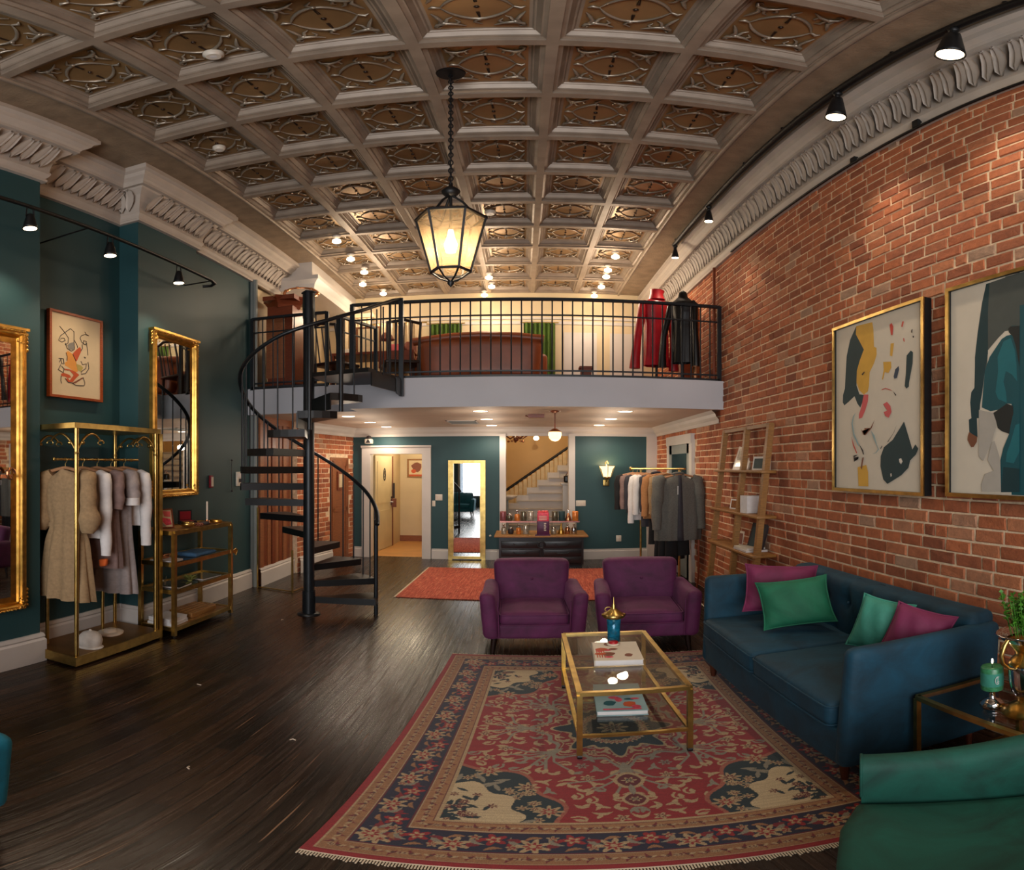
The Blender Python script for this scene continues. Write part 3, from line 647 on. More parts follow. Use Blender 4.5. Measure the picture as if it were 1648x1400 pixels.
hp = [pol(a, SR+.0, rz(a)) for a in [R(8+4*i) for i in range(83)]]
LX, LY = -1.2-SX, 5.80-SY
hp += [(LX-.06, LY-.1, 3.93), (LX, LY-.02, 3.97)]
MB().tube(hp, .021, 10).build('handrail', 'iron', st)
for k in range(1, 14):
    for dz in (-.12, .12):
        a = AZ(k)+dz*.9; r = SR-.015; big = (k in (12, 13) and dz < 0) or (k == 1 and dz < 0)
        MB().cyl(pol(a, r, ZT(k)-(.05 if not big else .2) if k > 1 or not big else 0), pol(a, r, rz(a)), .007 if not big else .02, 8).build('baluster' if not big else 'newel_post', 'iron', st)
# landing
zl = ZM-.02
mb = MB(); mb.prism([(.04, -.05), (SR*.98, -.2), (SR+.03, .1), (LX, LY-.22), (LX, .62), (.2, .62), (.04, .3)], .05, 0, zl-.05)
mb.bar((SR, -.15, zl-.12), (LX, LY-.2, zl-.12), .015, .16); mb.bar((LX, LY-.24, zl-.12), (LX, .6, zl-.12), .015, .2)
mb.build('landing', 'ironsat', st)
MB().box(LX-.02, LY-.04, 2.68, LX+.025, LY, 3.98).build('newel_post', 'iron', st)
for i in range(4):
    t_ = (i+.6)/4.6; p = Vector((SR, -.1, 0)).lerp(Vector((LX, LY-.02, 0)), t_); MB().cyl((p.x, p.y, zl-.05), (p.x, p.y, 3.6+.35*t_), .007, 8).build('baluster', 'iron', st)

# mezzanine railings
def railing(name, label, pts, z0, z1, step, group=None, ends=True):
    t = thing(name, label, 'railing', (pts[0][0], pts[0][1], ZM), 0, group)
    for nm, z, r in (('top_rail', z1, .022), ('upper_rail', z1-.22, .009), ('bottom_rail', z0+.07, .01), ('floor_rail', z0+.0, .02)):
        m = MB()
        for a, b in zip(pts, pts[1:]): m.bar((a[0], a[1], z), (b[0], b[1], z), r*2, r*2 if nm != 'top_rail' else .036)
        m.build(nm, 'iron', t, world=True)
    P = [Vector(p) for p in pts]
    for a, b in zip(P, P[1:]):
        L = (b-a).length; n = max(1, round(L/step))
        for i in range(1, n):
            p = a.lerp(b, i/n); MB().cyl((p.x, p.y, z0), (p.x, p.y, z1), .0075, 8).build('baluster', 'iron', t, world=True)
    for p in (pts if ends else pts[:1]): MB().box(p[0]-.02, p[1]-.02, z0-.03, p[0]+.02, p[1]+.02, z1+.01).build('rail_post', 'iron', t, world=True)
    return t
railing('mezzanine_railing', 'long black iron railing along the open edge of the mezzanine', [(-1.73, 5.88), (1.99, 5.88)], ZM+.01, 3.96, .1)
railing('mezzanine_railing', 'short black iron railing left of the spiral stair, by the teal wall', [(-3.0, 6.17), (-2.1, 6.17)], ZM+.01, 3.99, .13)
railing('mezzanine_railing', 'short angled black railing behind the stair pole', [(-1.98, 6.2), (-1.74, 6.9)], ZM+.01, 3.93, .11)
MB_ = MB().cyl((1.985, 6.03, ZM), (1.985, 6.03, 4.62), .016)
one('wall_conduit', MB_, 'mahog', 'thin dark vertical pipe on the brick above the mezzanine floor', 'pipe')
# ---------------------------------------------------------------- rugs
def rug_colors(W, L, nx, ny):
    r = random.Random(11)
    def C(*c): return np.array([lin(v) for v in c])
    RED, DRED, NAVY, BEIGE, GOLD, CREAM, GRN, GREY, BROWN = C(142, 24, 26), C(96, 22, 26), C(30, 26, 48), C(176, 148, 108), C(150, 104, 66), C(196, 172, 132), C(22, 40, 44), C(138, 128, 108), C(92, 56, 40)
    hx, hy = W/2, L/2
    X, Y = np.meshgrid(np.linspace(0, hx, nx//2+1), np.linspace(0, hy, ny//2+1))
    col = np.zeros(X.shape+(3,)); col[:] = RED
    E = np.minimum(hx-X, hy-Y)
    wob = .006*np.sin(X*61+np.sin(Y*37)*2)+.006*np.sin(Y*53+np.sin(X*43)*2)
    S = lambda m, c: col.__setitem__(m, c)
    def flower(cx, cy, R_, n, c1, c2, ph=0, mask=None):
        dx, dy = X-cx, Y-cy; d = np.hypot(dx, dy); th = np.arctan2(dy, dx)+ph
        rr = R_*(.72+.28*np.cos(n*th)); m = d < rr
        if mask is not None: m &= mask
        S(m, c1); m2 = d < rr*.55; m2 = m2 & (mask if mask is not None else True); S(m2, c2); m3 = d < R_*.2
        S(m3 & (mask if mask is not None else True), c1)
    def leaf(cx, cy, a, l, w, c, mask=None, bend=0):
        dx, dy = X-cx, Y-cy; u = dx*cos(a)+dy*sin(a); v = -dx*sin(a)+dy*cos(a); v = v-bend*(u*u)/max(l, 1e-3)
        m = (np.abs(u) < l) & (np.abs(v) < w*(1-(u/l)**2))
        if mask is not None: m &= mask
        S(m, c)
    def vine(pts, w, c, mask=None):
        for a, b in zip(pts, pts[1:]):
            dx, dy = b[0]-a[0], b[1]-a[1]; L2 = dx*dx+dy*dy+1e-9
            t_ = np.clip(((X-a[0])*dx+(Y-a[1])*dy)/L2, 0, 1); m = np.hypot(X-a[0]-t_*dx, Y-a[1]-t_*dy) < w
            if mask is not None: m &= mask
            S(m, c)
    field = E > .335
    # field fill
    pts = []
    def far(x, y, dmin):
        return all((x-a)**2+(y-b)**2 > dmin*dmin for a, b in pts)
    q = 0
    while q < 2600 and len(pts) < 130:
        q += 1; x = r.uniform(0, hx-.36); y = r.uniform(0, hy-.36)
        if far(x, y, .06): pts.append((x, y))
    for x, y in pts:
        k = r.random(); a = r.uniform(0, PI); c = BEIGE if r.random() < .8 else GREY
        if k < .22: flower(x, y, r.uniform(.026, .038), r.choice((5, 6)), c, DRED, a, field)
        elif k < .6:
            leaf(x, y, a, r.uniform(.03, .044), .011, c, field, r.choice((-.5, .5))); leaf(x+.02*cos(a+1), y+.02*sin(a+1), a+1.1, .024, .009, c, field)
        else:
            vine([(x+.02*cos(a+i*.7)*(1+i*.2), y+.02*sin(a+i*.7)*(1+i*.2)) for i in range(5)], .005, c, field); leaf(x, y, a, .024, .011, c, field)
    # central medallion, lobed
    th = np.arctan2(Y/1.25, X); rad = np.hypot(X, Y/1.25)
    edge = .34+.035*np.cos(8*th)+.02*np.cos(16*th)
    S((np.abs(rad-edge) < .011), GREY); S((np.abs(rad-edge+.028) < .004), BEIGE)
    core = rad < edge-.1; S(core, GRN); S(np.abs(rad-(edge-.1)) < .008, BEIGE)
    for i in range(9):
        a = i*PI/8*.5*1.0; flower(.15*cos(a), .15*1.25*sin(a), .03, 6, BEIGE, RED, a, core)
    flower(0, 0, .08, 8, CREAM, RED); flower(0, 0, .035, 8, GRN, BEIGE)
    # branching sprays from the medallion
    for a0, L_ in ((0, .3), (PI/2, .42), (.8, .34)):
        ca, sa = cos(a0), sin(a0); s0 = .36 if a0 < 1 else .44
        for da in (-.9, -.5, -.2, .2, .5, .9):
            vine([(s0*ca+t_*L_*.75*cos(a0+da*t_), s0*sa+t_*L_*.75*sin(a0+da*t_)) for t_ in (0, .3, .6, 1)], .006, GREY, field)
            x, y = s0*ca+L_*.78*cos(a0+da), s0*sa+L_*.78*sin(a0+da); leaf(x, y, a0+da, .03, .012, BEIGE, field)
    # pendant palmettes on the long axis
    for yy, rr in ((.62, .062), (.8, .05)):
        dx = X; dy = Y-yy; m = (np.abs(dx)/rr)**1.6+(np.abs(dy)/(rr*1.3))**1.6 < 1; S(m & field, BEIGE)
        m = (np.abs(dx)/(rr*.75))**1.6+(np.abs(dy)/(rr))**1.6 < 1; S(m & field, DRED); flower(0, yy, rr*.5, 6, BEIGE, GRN, 0, field)
    leaf(0, .71, PI/2, .05, .014, GREY, field)
    # corner spandrels
    fx, fy = hx-.335, hy-.335
    u = (fx-X); v = (fy-Y); sp = field & (hypotn := (np.hypot(u/.40, v/.52)) + .06*np.cos(9*np.arctan2(v, u)) < 1)
    sp2 = field & (np.hypot(u/.27, v/.35)+.07*np.cos(11*np.arctan2(v, u)+1) < 1)
    ring = field & (np.abs(np.hypot(u/.40, v/.52)+.06*np.cos(9*np.arctan2(v, u))-1.02) < .022)
    S(sp, GRN); S(sp2, CREAM); S(ring, RED*.8+BEIGE*.3)
    for i in range(26):
        a = r.uniform(.02, PI/2-.02); rr_ = r.uniform(.75, .95); x, y = fx-.38*rr_*cos(a), fy-.5*rr_*sin(a); k = r.random()
        (flower(x, y, .024, 6, BEIGE, DRED, a, sp & ~sp2) if k < .5 else leaf(x, y, a+r.uniform(-1, 1), .035, .01, GREY, sp & ~sp2))
    for i in range(44):
        a = r.uniform(.02, PI/2-.02); rr_ = r.uniform(.05, .62); x, y = fx-.38*rr_*cos(a), fy-.5*rr_*sin(a)
        (flower(x, y, .02, 6, DRED, BEIGE, a, sp2) if r.random() < .5 else leaf(x, y, r.uniform(0, 3), .028, .009, GRN, sp2))
    flower(fx-.36, fy-.1, .055, 8, BEIGE, RED, 0, field); flower(fx-.12, fy-.47, .055, 8, BEIGE, RED, 0, field); flower(fx-.28, fy-.32, .05, 8, BEIGE, DRED, 0, field)
    # borders
    b0 = E < .34; S(b0, GOLD*1.1)
    def band(lo, hi, base): S((E >= lo) & (E < hi), base)
    band(0, .03, RED*1.05); band(.03, .036, BEIGE); band(.036, .1, GOLD); band(.1, .106, CREAM*.8); band(.106, .112, DRED)
    band(.112, .252, NAVY); band(.252, .258, DRED); band(.258, .264, CREAM*.8); band(.264, .322, GOLD*1.1); band(.322, .328, DRED); band(.328, .34, BEIGE)
    for lo, hi, stp in ((.036, .1, .052), (.264, .322, .048)):
        mk = (E > lo) & (E < hi); mid = (lo+hi)/2
        n1 = int((hx-mid)/stp); n2 = int((hy-mid)/stp)
        P = [((i+.5)*(hx-mid)/n1, hy-mid, 0) for i in range(n1)]+[(hx-mid, (i+.5)*(hy-mid)/n2, PI/2) for i in range(n2)]
        for i, (x, y, a) in enumerate(P):
            s_ = 1 if i % 2 else -1
            leaf(x, y, a+.7*s_, .026, .0075, DRED*1.4, mk, .6*s_); leaf(x+.012*s_*(a == 0), y+.012*s_*(a != 0), a-.6*s_, .014, .006, BEIGE, mk); leaf(x, y, a, .008, .006, BROWN, mk); flower(x-.02*s_*(a == 0), y-.02*s_*(a != 0), .012, 5, BEIGE*.9, DRED, 0, mk)
    mk = (E > .112) & (E < .252); mid = .182
    for (n1, fn) in ((int((hx-mid)/.115), lambda t_: (t_*(hx-mid), hy-mid, 0)), (int((hy-mid)/.115), lambda t_: (hx-mid, t_*(hy-mid), PI/2))):
        for i in range(n1+1):
            x, y, a = fn(i/n1); o = .022*(1 if i % 2 else -1); xo, yo = (0, o) if a == 0 else (o, 0)
            x2, y2, _ = fn(min(1, (i+.5)/n1))
            leaf(x2, y2, a+.9, .05, .012, RED*.9, mk, .5); leaf(x2, y2, a-.9, .04, .01, GREY, mk, -.5); leaf(x2-xo, y2-yo, a, .022, .01, DRED*1.5, mk); flower(x2+xo*1.6, y2+yo*1.6, .022, 5, BEIGE*.8, RED, .3, mk)
            flower(x+xo, y+yo, .056 if i % 2 else .045, 7 if i % 2 else 5, BEIGE if i % 2 else RED*1.1, RED if i % 2 else BEIGE, a, mk)
            leaf(x-xo*1.8, y-yo*1.8, a+.3, .03, .009, GOLD, mk, .4)
    full = np.concatenate([col[::-1], col[1:]], 0); full = np.concatenate([full[:, ::-1], full[:, 1:]], 1)
    nz_ = np.random.RandomState(3).uniform(.86, 1.1, full.shape[:1])[:, None, None]
    return np.clip(full*nz_*.8, 0, 1)
def persian(W, L, nx, ny):
    cols = rug_colors(W, L, nx, ny); nx_, ny_ = cols.shape[1], cols.shape[0]
    xs = np.linspace(-W/2, W/2, nx_); ys = np.linspace(-L/2, L/2, ny_); X, Y = np.meshgrid(xs, ys)
    Z = .011+.0012*np.sin(X*5+Y*3)+.0008*np.sin(Y*11)
    v = np.stack([X, Y, Z], -1).reshape(-1, 3)
    i = np.arange(ny_-1)[:, None]*nx_+np.arange(nx_-1)[None, :]
    q = np.stack([i, i+1, i+1+nx_, i+nx_], -1).reshape(-1, 4)
    me = bpy.data.meshes.new('rug_pile'); me.vertices.add(len(v)); me.vertices.foreach_set('co', v.ravel())
    me.loops.add(q.size); me.loops.foreach_set('vertex_index', q.ravel().astype(np.int32))
    me.polygons.add(len(q)); me.polygons.foreach_set('loop_start', np.arange(0, q.size, 4, dtype=np.int32)); me.polygons.foreach_set('loop_total', np.full(len(q), 4, dtype=np.int32))
    me.update(calc_edges=True)
    at_ = me.color_attributes.new('weave', 'FLOAT_COLOR', 'POINT')
    rgba = np.concatenate([cols.reshape(-1, 3), np.ones((len(v), 1))], 1).astype(np.float32); at_.data.foreach_set('color', rgba.ravel())
    me.materials.append(M['rug']); return me
RW, RL = 2.0, 2.66
t = thing('persian_rug', 'large red and navy floral rug under the glass coffee table', 'rug', (.43, 2.88, 0), R(-2.6))
me = persian(RW, RL, 560, 720); o = bpy.data.objects.new('rug_pile', me); COL.objects.link(o); o.parent = t
MB().box(-RW/2, -RL/2, .001, RW/2, RL/2, .009).build('rug_backing', 'fringe', t)
mb = MB()
for s_ in (-1, 1):
    x = -RW/2
    while x < RW/2:
        l = rnd.uniform(.02, .035); mb.box(x, s_*RL/2, .002, x+.005, s_*(RL/2+l), .006); x += .009
fr__ = mb.build('fringe', 'fringe', t); fr__['kind'] = 'stuff'
t = thing('flatweave_rug', 'faded red striped rug behind the plum armchairs', 'rug', (-.07, 7.15, 0), R(-1.5))
MB().rbox((0, 0, .006), (2.5, 1.98, .012), .004, 0, 1, 1).build('rug_weave', 'rug2', t)
for x in (-1.26, 1.26): MB().box(x-.01, -.99, .001, x+.01, .99, .01).build('rug_binding', 'fringe', t)

# ---------------------------------------------------------------- armchairs
def crown(a, b, h, zsel=1):
    def f(p):
        k = max(0, 1-(p.x/a)**2)*max(0, 1-(p.y/b)**2)
        if p.z*zsel > 0: return (p.x, p.y, p.z+h*zsel*k)
        return (p.x, p.y, p.z)
    return f
def piping(mb, cx, cy, hx, hy, z, r=.006, rc=.04, ax='z'):
    pts = []
    for qx, qy, a0 in ((1, 1, 0), (-1, 1, PI/2), (-1, -1, PI), (1, -1, 1.5*PI)):
        for i in range(5):
            a = a0+PI/2*i/4; pts.append((cx+qx*(hx-rc)+rc*cos(a), cy+qy*(hy-rc)+rc*sin(a), z))
    mb.tube(pts, r, 6, closed=True)
def armchair(label, fab, leg, loc, rz_, group=None):
    t = thing('armchair', label, 'armchair', loc, rz_, group)           # faces -Y locally, front at y=-.37
    MB().rbox((0, .02, .24), (.66, .70, .15), .03).build('seat_frame', fab, t)
    m = MB().rbox((0, -.06, .365), (.5, .58, .13), .045, fn=crown(.25, .29, .03)); piping(m, 0, -.06, .25, .29, .415); piping(m, 0, -.06, .25, .29, .315); m.build('seat_cushion', fab, t)
    m = MB()
    def tilt(p):
        z = p.z+.22; return (p.x*(.93+.18*max(0, z)), p.y+.16*z-.03*max(0, 1-(p.x/.3)**2)*(1 if p.y < 0 else 0)*max(0, sin(PI*min(1, max(0, z/.44)))), p.z+.012*(1-(p.x/.33)**2)*(1 if p.z > .1 else 0))
    m.rbox((0, .27, .6), (.62, .16, .44), .055, fn=tilt, mid=8)
    m.ball((0, .185, .64), .012, 0, 8); m.build('backrest', fab, t)
    for s_ in (-1, 1):
        def armf(p, s_=s_):
            z = p.z+.225; y = p.y
            return (p.x+s_*.05*max(0, z)+s_*(.012 if y < -.2 else 0)*z*2, y, p.z+.03*(y/.37)*(1 if p.z > 0 else 0)*-0.3)
        m = MB().rbox((s_*.305, -.01, .395), (.115, .73, .45), .05, fn=armf, mid=6)
        m.tube([(s_*(.25 if q in (0, 4) else .26)+s_*.115*(1 if q > 1 else 0)*1.0, -.372, z) for q, z in ((0, .2), (1, .56), (2, .6), (3, .57), (4, .2))][:2], .005, 6)
        m.build('armrest', fab, t)
    for sx in (-1, 1):
        for sy in (-1, 1): MB().tube([(sx*.3, sy*.31+.01, .0), (sx*.285, sy*.3+.01, .18)], [.015, .026], 4).build('leg', leg, t)
    return t
c1 = armchair('plum velvet armchair on the left, squarely facing the coffee table', 'velpurp', 'legdk', (.07, 4.6, 0), R(1))
dup(c1, (.93, 4.56, 0), R(-5), 'plum velvet armchair nearest the sofa, behind the blue jar')
armchair('bright teal armchair corner at the left edge, by the mirror', 'velteal', 'legdk', (-1.765, .85, 0), R(180))

# ---------------------------------------------------------------- sofa
t = thing('sofa', 'long petrol blue velvet sofa against the brick wall', 'sofa', (1.48, 2.79, 0))
def W_(n_, mb, mat='velblue'):
    mb.v = [(1.12+(p[0]-1.2)*.96, 1.9+(p[1]-1.87)*.8, p[2]*1.115) for p in mb.v]; return mb.build(n_, mat, t, world=True)
def skirt(p): return (p.x+(.02*(-p.z) if p.x < 0 else 0), p.y, p.z)
W_('seat_frame', MB().rbox((1.62, 2.98, .235), (.82, 2.16, .23), .03, fn=skirt, mid=6))
for yc, L_ in ((2.48, .98), (3.49, 1.02)):
    m = MB().rbox((1.56, yc, .415), (.74, L_, .15), .045, fn=crown(.37, L_/2, .035), mid=8)
    piping(m, 1.56, yc, .37, L_/2, .465, .0055, .04); piping(m, 1.56, yc, .37, L_/2, .36, .0055, .04); W_('seat_cushion', m)
def backf(p):
    y = p.y; z = p.z+.3; k = 0
    if p.x < 0:
        for ty in (-.85, -.55, -.25, .05, .35, .65, .95):
            for tz in (.22, .44):
                yy = ty+(.15 if tz > .3 else 0); d2 = ((y-yy)/.055)**2+((z-tz)/.055)**2; k += .04*math.exp(-d2)
                k += .022*math.exp(-((y-yy)/.02)**2)*max(0, 1-abs(z-tz-.1)/.12)
    return (p.x+k+.10*z, y, p.z)
W_('backrest', MB().rbox((1.90, 2.98, .56), (.17, 2.2, .6), .05, fn=backf, mid=44))
m = MB()
for ty in (-.85, -.55, -.25, .05, .35, .65, .95):
    for tz in (.22, .44): W_('tufting_button', MB().ball((1.84+.10*tz, 2.98+ty+(.15 if tz > .3 else 0), .26+tz), .012, 0, 8))

for s_ in (-1, 1):
    def af(p, s_=s_):
        z = p.z+.33; x = p.x
        k = 0
        if p.y*s_ < 0:
            for tx in (-.2, .08):
                for tz in (.42, .55):
                    k += .028*math.exp(-(((x-tx-(.1 if tz > .5 else 0))/.05)**2+((z-tz)/.05)**2))
        return (x+.04*z*(.5-x/.84)*1.0, p.y+s_*(.07*max(0, z-.2))+s_*k, p.z+.0)
    m = MB().rbox((1.62, 2.98+s_*1.06, .465), (.84, .11, .67), .045, fn=af, mid=16)
    W_('armrest', m)
for x, y in ((1.26, 1.97), (1.26, 3.98), (1.93, 1.97), (1.93, 3.98)): W_('leg', MB().tube([(x, y, .012 if x < 1.5 else 0), (x, y, .14)], [.018, .03], 4), 'legbr')

def pillow(label, fab, c, nrm, spin, w_, h_, t_=.075, name='throw_pillow'):
    m = MB(); n = 16
    def P(u, v, s_):
        x = 2*u-1; y = 2*v-1; e = max(0, (1-x**2)*(1-y**2))**.42
        k = 1-.09*(1-abs(x)**3)*abs(y)**3*1 ; kk = 1-.09*(1-abs(y)**3)*abs(x)**3
        wr = .006*sin(9*x+4*y)*e
        return (x*w_/2*kk, s_*t_*e+wr*s_, y*h_/2*k)
    m.grid(lambda u, v: P(u, v, -1), n, n); m.grid(lambda u, v: P(1-u, v, 1), n, n)
    ed = [P(i/12, 0, 0) for i in range(12)]+[P(1, i/12, 0) for i in range(12)]+[P(1-i/12, 1, 0) for i in range(12)]+[P(0, 1-i/12, 0) for i in range(12)]
    t = thing(name, label, 'pillow', c)
    q = (Matrix.Rotation(nrm[0], 4, 'Z') @ Matrix.Rotation(nrm[1], 4, 'X') @ Matrix.Rotation(spin, 4, 'Y'))
    m.v = [tuple(q @ Vector(p)) for p in m.v]; p2 = MB().tube([q @ Vector(p) for p in ed], .006, 6, closed=True)
    zmin = min(p[2] for p in m.v)
    base = c[2]+zmin; t.location = (c[0], c[1], base)
    m.v = [(p[0], p[1], p[2]-zmin) for p in m.v]; p2.v = [(p[0], p[1], p[2]-zmin) for p in p2.v]
    m.build('pillow_cover', fab, t); p2.build('piping', fab, t); return t
# local pillow faces -Y; yaw then lean back
pillow('plum velvet cushion tucked behind the large emerald one', 'cuspurp', (1.53, 3.34, .83), (R(-14), R(-12)), R(4), .46, .38)
pillow('large emerald cushion at the far end of the blue sofa', 'cusgreen', (1.5, 3.07, .79), (R(-22), R(-20)), R(-8), .42, .36)
pillow('sea-green cushion leaning on the sofa back, left of the small plum one', 'cusmint', (1.56, 2.3, .83), (R(-52), R(-12)), R(12), .26, .34)
pillow('small plum cushion nearest the near sofa arm', 'cuspurp', (1.6, 2.08, .82), (R(-50), R(-14)), R(16), .28, .33)

# ---------------------------------------------------------------- coffee table
t = thing('coffee_table', 'brass framed glass coffee table on the persian rug', 'coffee table', (.475, 3.02, .012))
def B_(n_, mb, mat='brass'): return mb.build(n_, mat, t, world=True)
x0, x1, y0, y1 = .235, .715, 2.51, 3.53
def frame(z, w_=.026, d=0):
    m = MB()
    for a, b in (((x0, y0), (x1, y0)), ((x1, y0), (x1, y1)), ((x1, y1), (x0, y1)), ((x0, y1), (x0, y0))): m.bar((a[0], a[1], z), (b[0], b[1], z), w_, w_)
    return m
B_('top_frame', frame(.485)); B_('lower_frame', frame(.185, .02))
for x in (x0, x1):
    for y in (y0, y1):
        B_('leg', MB().bar((x, y, .04), (x, y, .475), .024)); m = MB(); m.cyl((x-.01, y, .03), (x+.01, y, .03), .018, 12); m.cyl((x, y, .03), (x, y, .06), .006); B_('caster', m, 'ironsat')
B_('glass_top', MB().box(x0+.012, y0+.012, .488, x1-.012, y1-.012, .496), 'glass'); B_('glass_shelf', MB().box(x0+.01, y0+.01, .186, x1-.01, y1-.01, .193), 'glass')
def coverart(m, x0, x1, y0, y1, z, seed):
    r = random.Random(seed)
    for i in range(9):
        cx, cy = r.uniform(x0+.03, x1-.03), r.uniform(y0+.03, y1-.03); a, b = r.uniform(.015, .035), r.uniform(.012, .04); k = r.choice((2, 3, 4, 5))
        m.poly([(max(x0+.004, min(x1-.004, cx+a*cos(q*PI/4+.3*k)*(1+.2*sin(q*3)))), max(y0+.004, min(y1-.004, cy+b*sin(q*PI/4+.3*k))), z+.0002*i) for q in range(8)], k)
t = thing('book', 'thick pale art book with a pink cover on the glass tabletop', 'book', (.475, 3.04, .496), R(-4))
MB().rbox((0, 0, .021), (.235, .33, .034), .003, 0, 1, 1).build('pages', 'paper', t)
m = MB().box(-.12, -.168, .0, .12, .168, .004).box(-.12, -.168, .038, .12, .168, .042).box(-.122, -.168, 0, -.118, .168, .042); coverart(m, -.12, .12, -.168, .168, .0425, 4)
for i in range(4): m.box(-.105+.012*i, -.12, .0432, -.1+.012*i, .04, .0436, 3)
m.build('cover', ['artpaper', 'pinkbag', 'pinkbag', 'a_rust', 'a_brown', 'a_pink'], t)
t = thing('book', 'pale blue art book with an orange and teal cover on the lower glass shelf', 'book', (.47, 2.93, .193), R(-4))
MB().rbox((0, 0, .019), (.235, .4, .03), .003, 0, 1, 1).build('pages', 'paper', t)
m = MB().box(-.12, -.205, .0, .12, .205, .004).box(-.12, -.205, .034, .12, .205, .038); coverart(m, -.12, .12, -.2, .2, .0385, 9); m.box(-.09, -.19, .0405, .09, -.175, .041, 2)
m.build('cover', ['a_sky', 'a_orange', 'pinkbag', 'a_orange', 'a_teal2', 'a_rust'], t)
t = thing('lidded_jar', 'blue crackle glass jar with an ornate brass lid behind the pink book', 'jar', (.5, 3.3, .496))
MB().lathe([(.03, 0), (.036, .01), (.036, .1), (.041, .2), (.038, .2)], n=20).build('jar_body', 'bluegl', t)
m = MB().lathe([(.042, .195), (.06, .205), (.068, .225), (.05, .235), (.035, .25), (.022, .262), (.01, .28), (.014, .295), (.004, .31), (.003, .35), (.0005, .36)], n=20)
for i in range(8): a = i*PI/4; m.ball((.058*cos(a), .058*sin(a), .222), .011, 0, 6)
m.tube([(.02*cos(q)-.03, 0, .265+.018*sin(q)) for q in [i*2*PI/10 for i in range(10)]], .004, 6, closed=True); m.build('lid', 'brass', t)
MB().ball((-.015, -.045, .035), .022).build('pendant_ball', 'bluegl', t)
t = thing('tealight_dish', 'small red glass tealight dish on the pink book', 'candle', (.475, 3.15, .5395))
MB().lathe([(.03, 0), (.036, .006), (.037, .012), (.0, .012)], n=18).build('dish', 'porc', t); MB().lathe([(.024, .012), (.026, .026), (.0, .028)], n=18).build('wax', 'redcloth', t)

# ---------------------------------------------------------------- brass side table, candle, urn
t = thing('side_table', 'brass and glass side table beside the near sofa arm', 'side table', (1.72, 1.53, 0))
x0, x1, y0, y1 = 1.42, 2.0, 1.2, 1.84
B_('top_frame', frame(.568, .024))
for x in (x0, x1):
    for y in (y0, y1): B_('leg', MB().bar((x, y, 0), (x, y, .56), .022))
B_('lower_frame', frame(.1, .016)); B_('glass_top', MB().box(x0+.01, y0+.01, .572, x1-.01, y1-.01, .58), 'glass')
t = thing('pillar_candle', 'green pillar candle on a silver foot, on the brass side table', 'candle', (1.55, 1.56, .58))
def SC(m, k, kz): m.v = [(p[0]*k, p[1]*k, p[2]*kz) for p in m.v]; return m
SC(MB().lathe([(.042, 0), (.048, .008), (.046, .016), (.03, .026), (.013, .032), (.012, .06), (.02, .066)], n=24), 1, 1.65).build('candle_foot', 'silver', t)
SC(MB().lathe([(.041, .064), (.043, .07), (.043, .138), (.039, .142), (.0, .136)], n=28), 1, 1.65).build('wax', 'candle', t)
m = MB().lathe([(.0434, .08), (.0437, .082), (.0437, .122), (.0434, .124)], n=28, cap=False); SC(m, 1, 1.65).build('label_band', 'cusmint', t)
m = MB()
m.tube([(.0125*cos(q)-.013, -.042, .103+.013*sin(q)) for q in [i*2*PI/10 for i in range(10)]], .0012, 5, closed=True); m.tube([(-.013, -.0425, .092), (-.013, -.0425, .116)], .0012, 5); m.tube([(-.02, -.0425, .098), (-.006, -.0425, .098)], .001, 5); SC(m, 1, 1.65).build('label_emblem', 'paper', t)
m = MB().tube([(0, 0, .136), (.001, 0, .15)], .0015); SC(m, 1, 1.65).build('wick', 'a_ink', t)
SC(MB().ball((.001, 0, .158), .004, 0, 8, 1, 1, 2.2), 1, 1.65).build('flame', 'bulb', t)
t = thing('urn_vase', 'silver and gold footed urn with a handle, on the brass side table', 'vase', (1.60, 1.43, .58))
SC(MB().lathe([(.07, 0), (.072, .01), (.05, .03), (.03, .045), (.028, .06), (.036, .075)], n=32), 1.35, 1.36).build('foot', 'gold', t)
SC(MB().lathe([(.036, .075), (.044, .09), (.05, .13), (.052, .19), (.05, .2)], n=32), 1.35, 1.36).build('body', 'silver', t)
SC(MB().lathe([(.05, .2), (.052, .205), (.045, .22), (.034, .235), (.034, .25), (.05, .275), (.066, .295)], n=32), 1.35, 1.36).build('collar', 'gold', t)
SC(MB().lathe([(.066, .295), (.082, .315), (.086, .32), (.08, .323), (.055, .3)], n=32, cap=False), 1.35, 1.36).build('rim', 'silver', t)
SC(MB().tube([(-.075, .0, .312), (-.088, 0, .295), (-.1, 0, .26), (-.096, 0, .23), (-.075, 0, .205), (-.045, 0, .19)], [.006, .008, .006, .006, .006, .004]), 1.35, 1.36).build('handle', 'brass', t)
t = thing('potted_plant', 'bushy green foliage growing from the silver urn', 'plant', (1.60, 1.43, 1.0))
m = MB(); r = random.Random(5)
for i in range(60):
    a = r.uniform(0, 2*PI); rr = r.uniform(.0, .06); b = (rr*cos(a), rr*sin(a), 0); h = r.uniform(.12, .22)
    tp = (rr*cos(a)*1.6, rr*sin(a)*1.6, h)
    m.tube([b, tp], .0018, 4)
    for k in range(16):
        q = r.uniform(.25, 1); p = Vector(b).lerp(Vector(tp), q); d = Vector((r.uniform(-1, 1), r.uniform(-1, 1), r.uniform(.0, 1))).normalized()*.022; e = d.cross(Vector((0, 0, 1))).normalized()*.009
        m.add([p, p+d*.5+e, p+d, p+d*.5-e], [(0, 1, 2, 3)], 0)
m.build('foliage', 'leaf', t)

# ---------------------------------------------------------------- emerald tub chair, bottom right
t = thing('tub_chair', 'emerald velvet tub chair in the lower right corner', 'armchair', (1.03, .83, 0), R(-32.7))
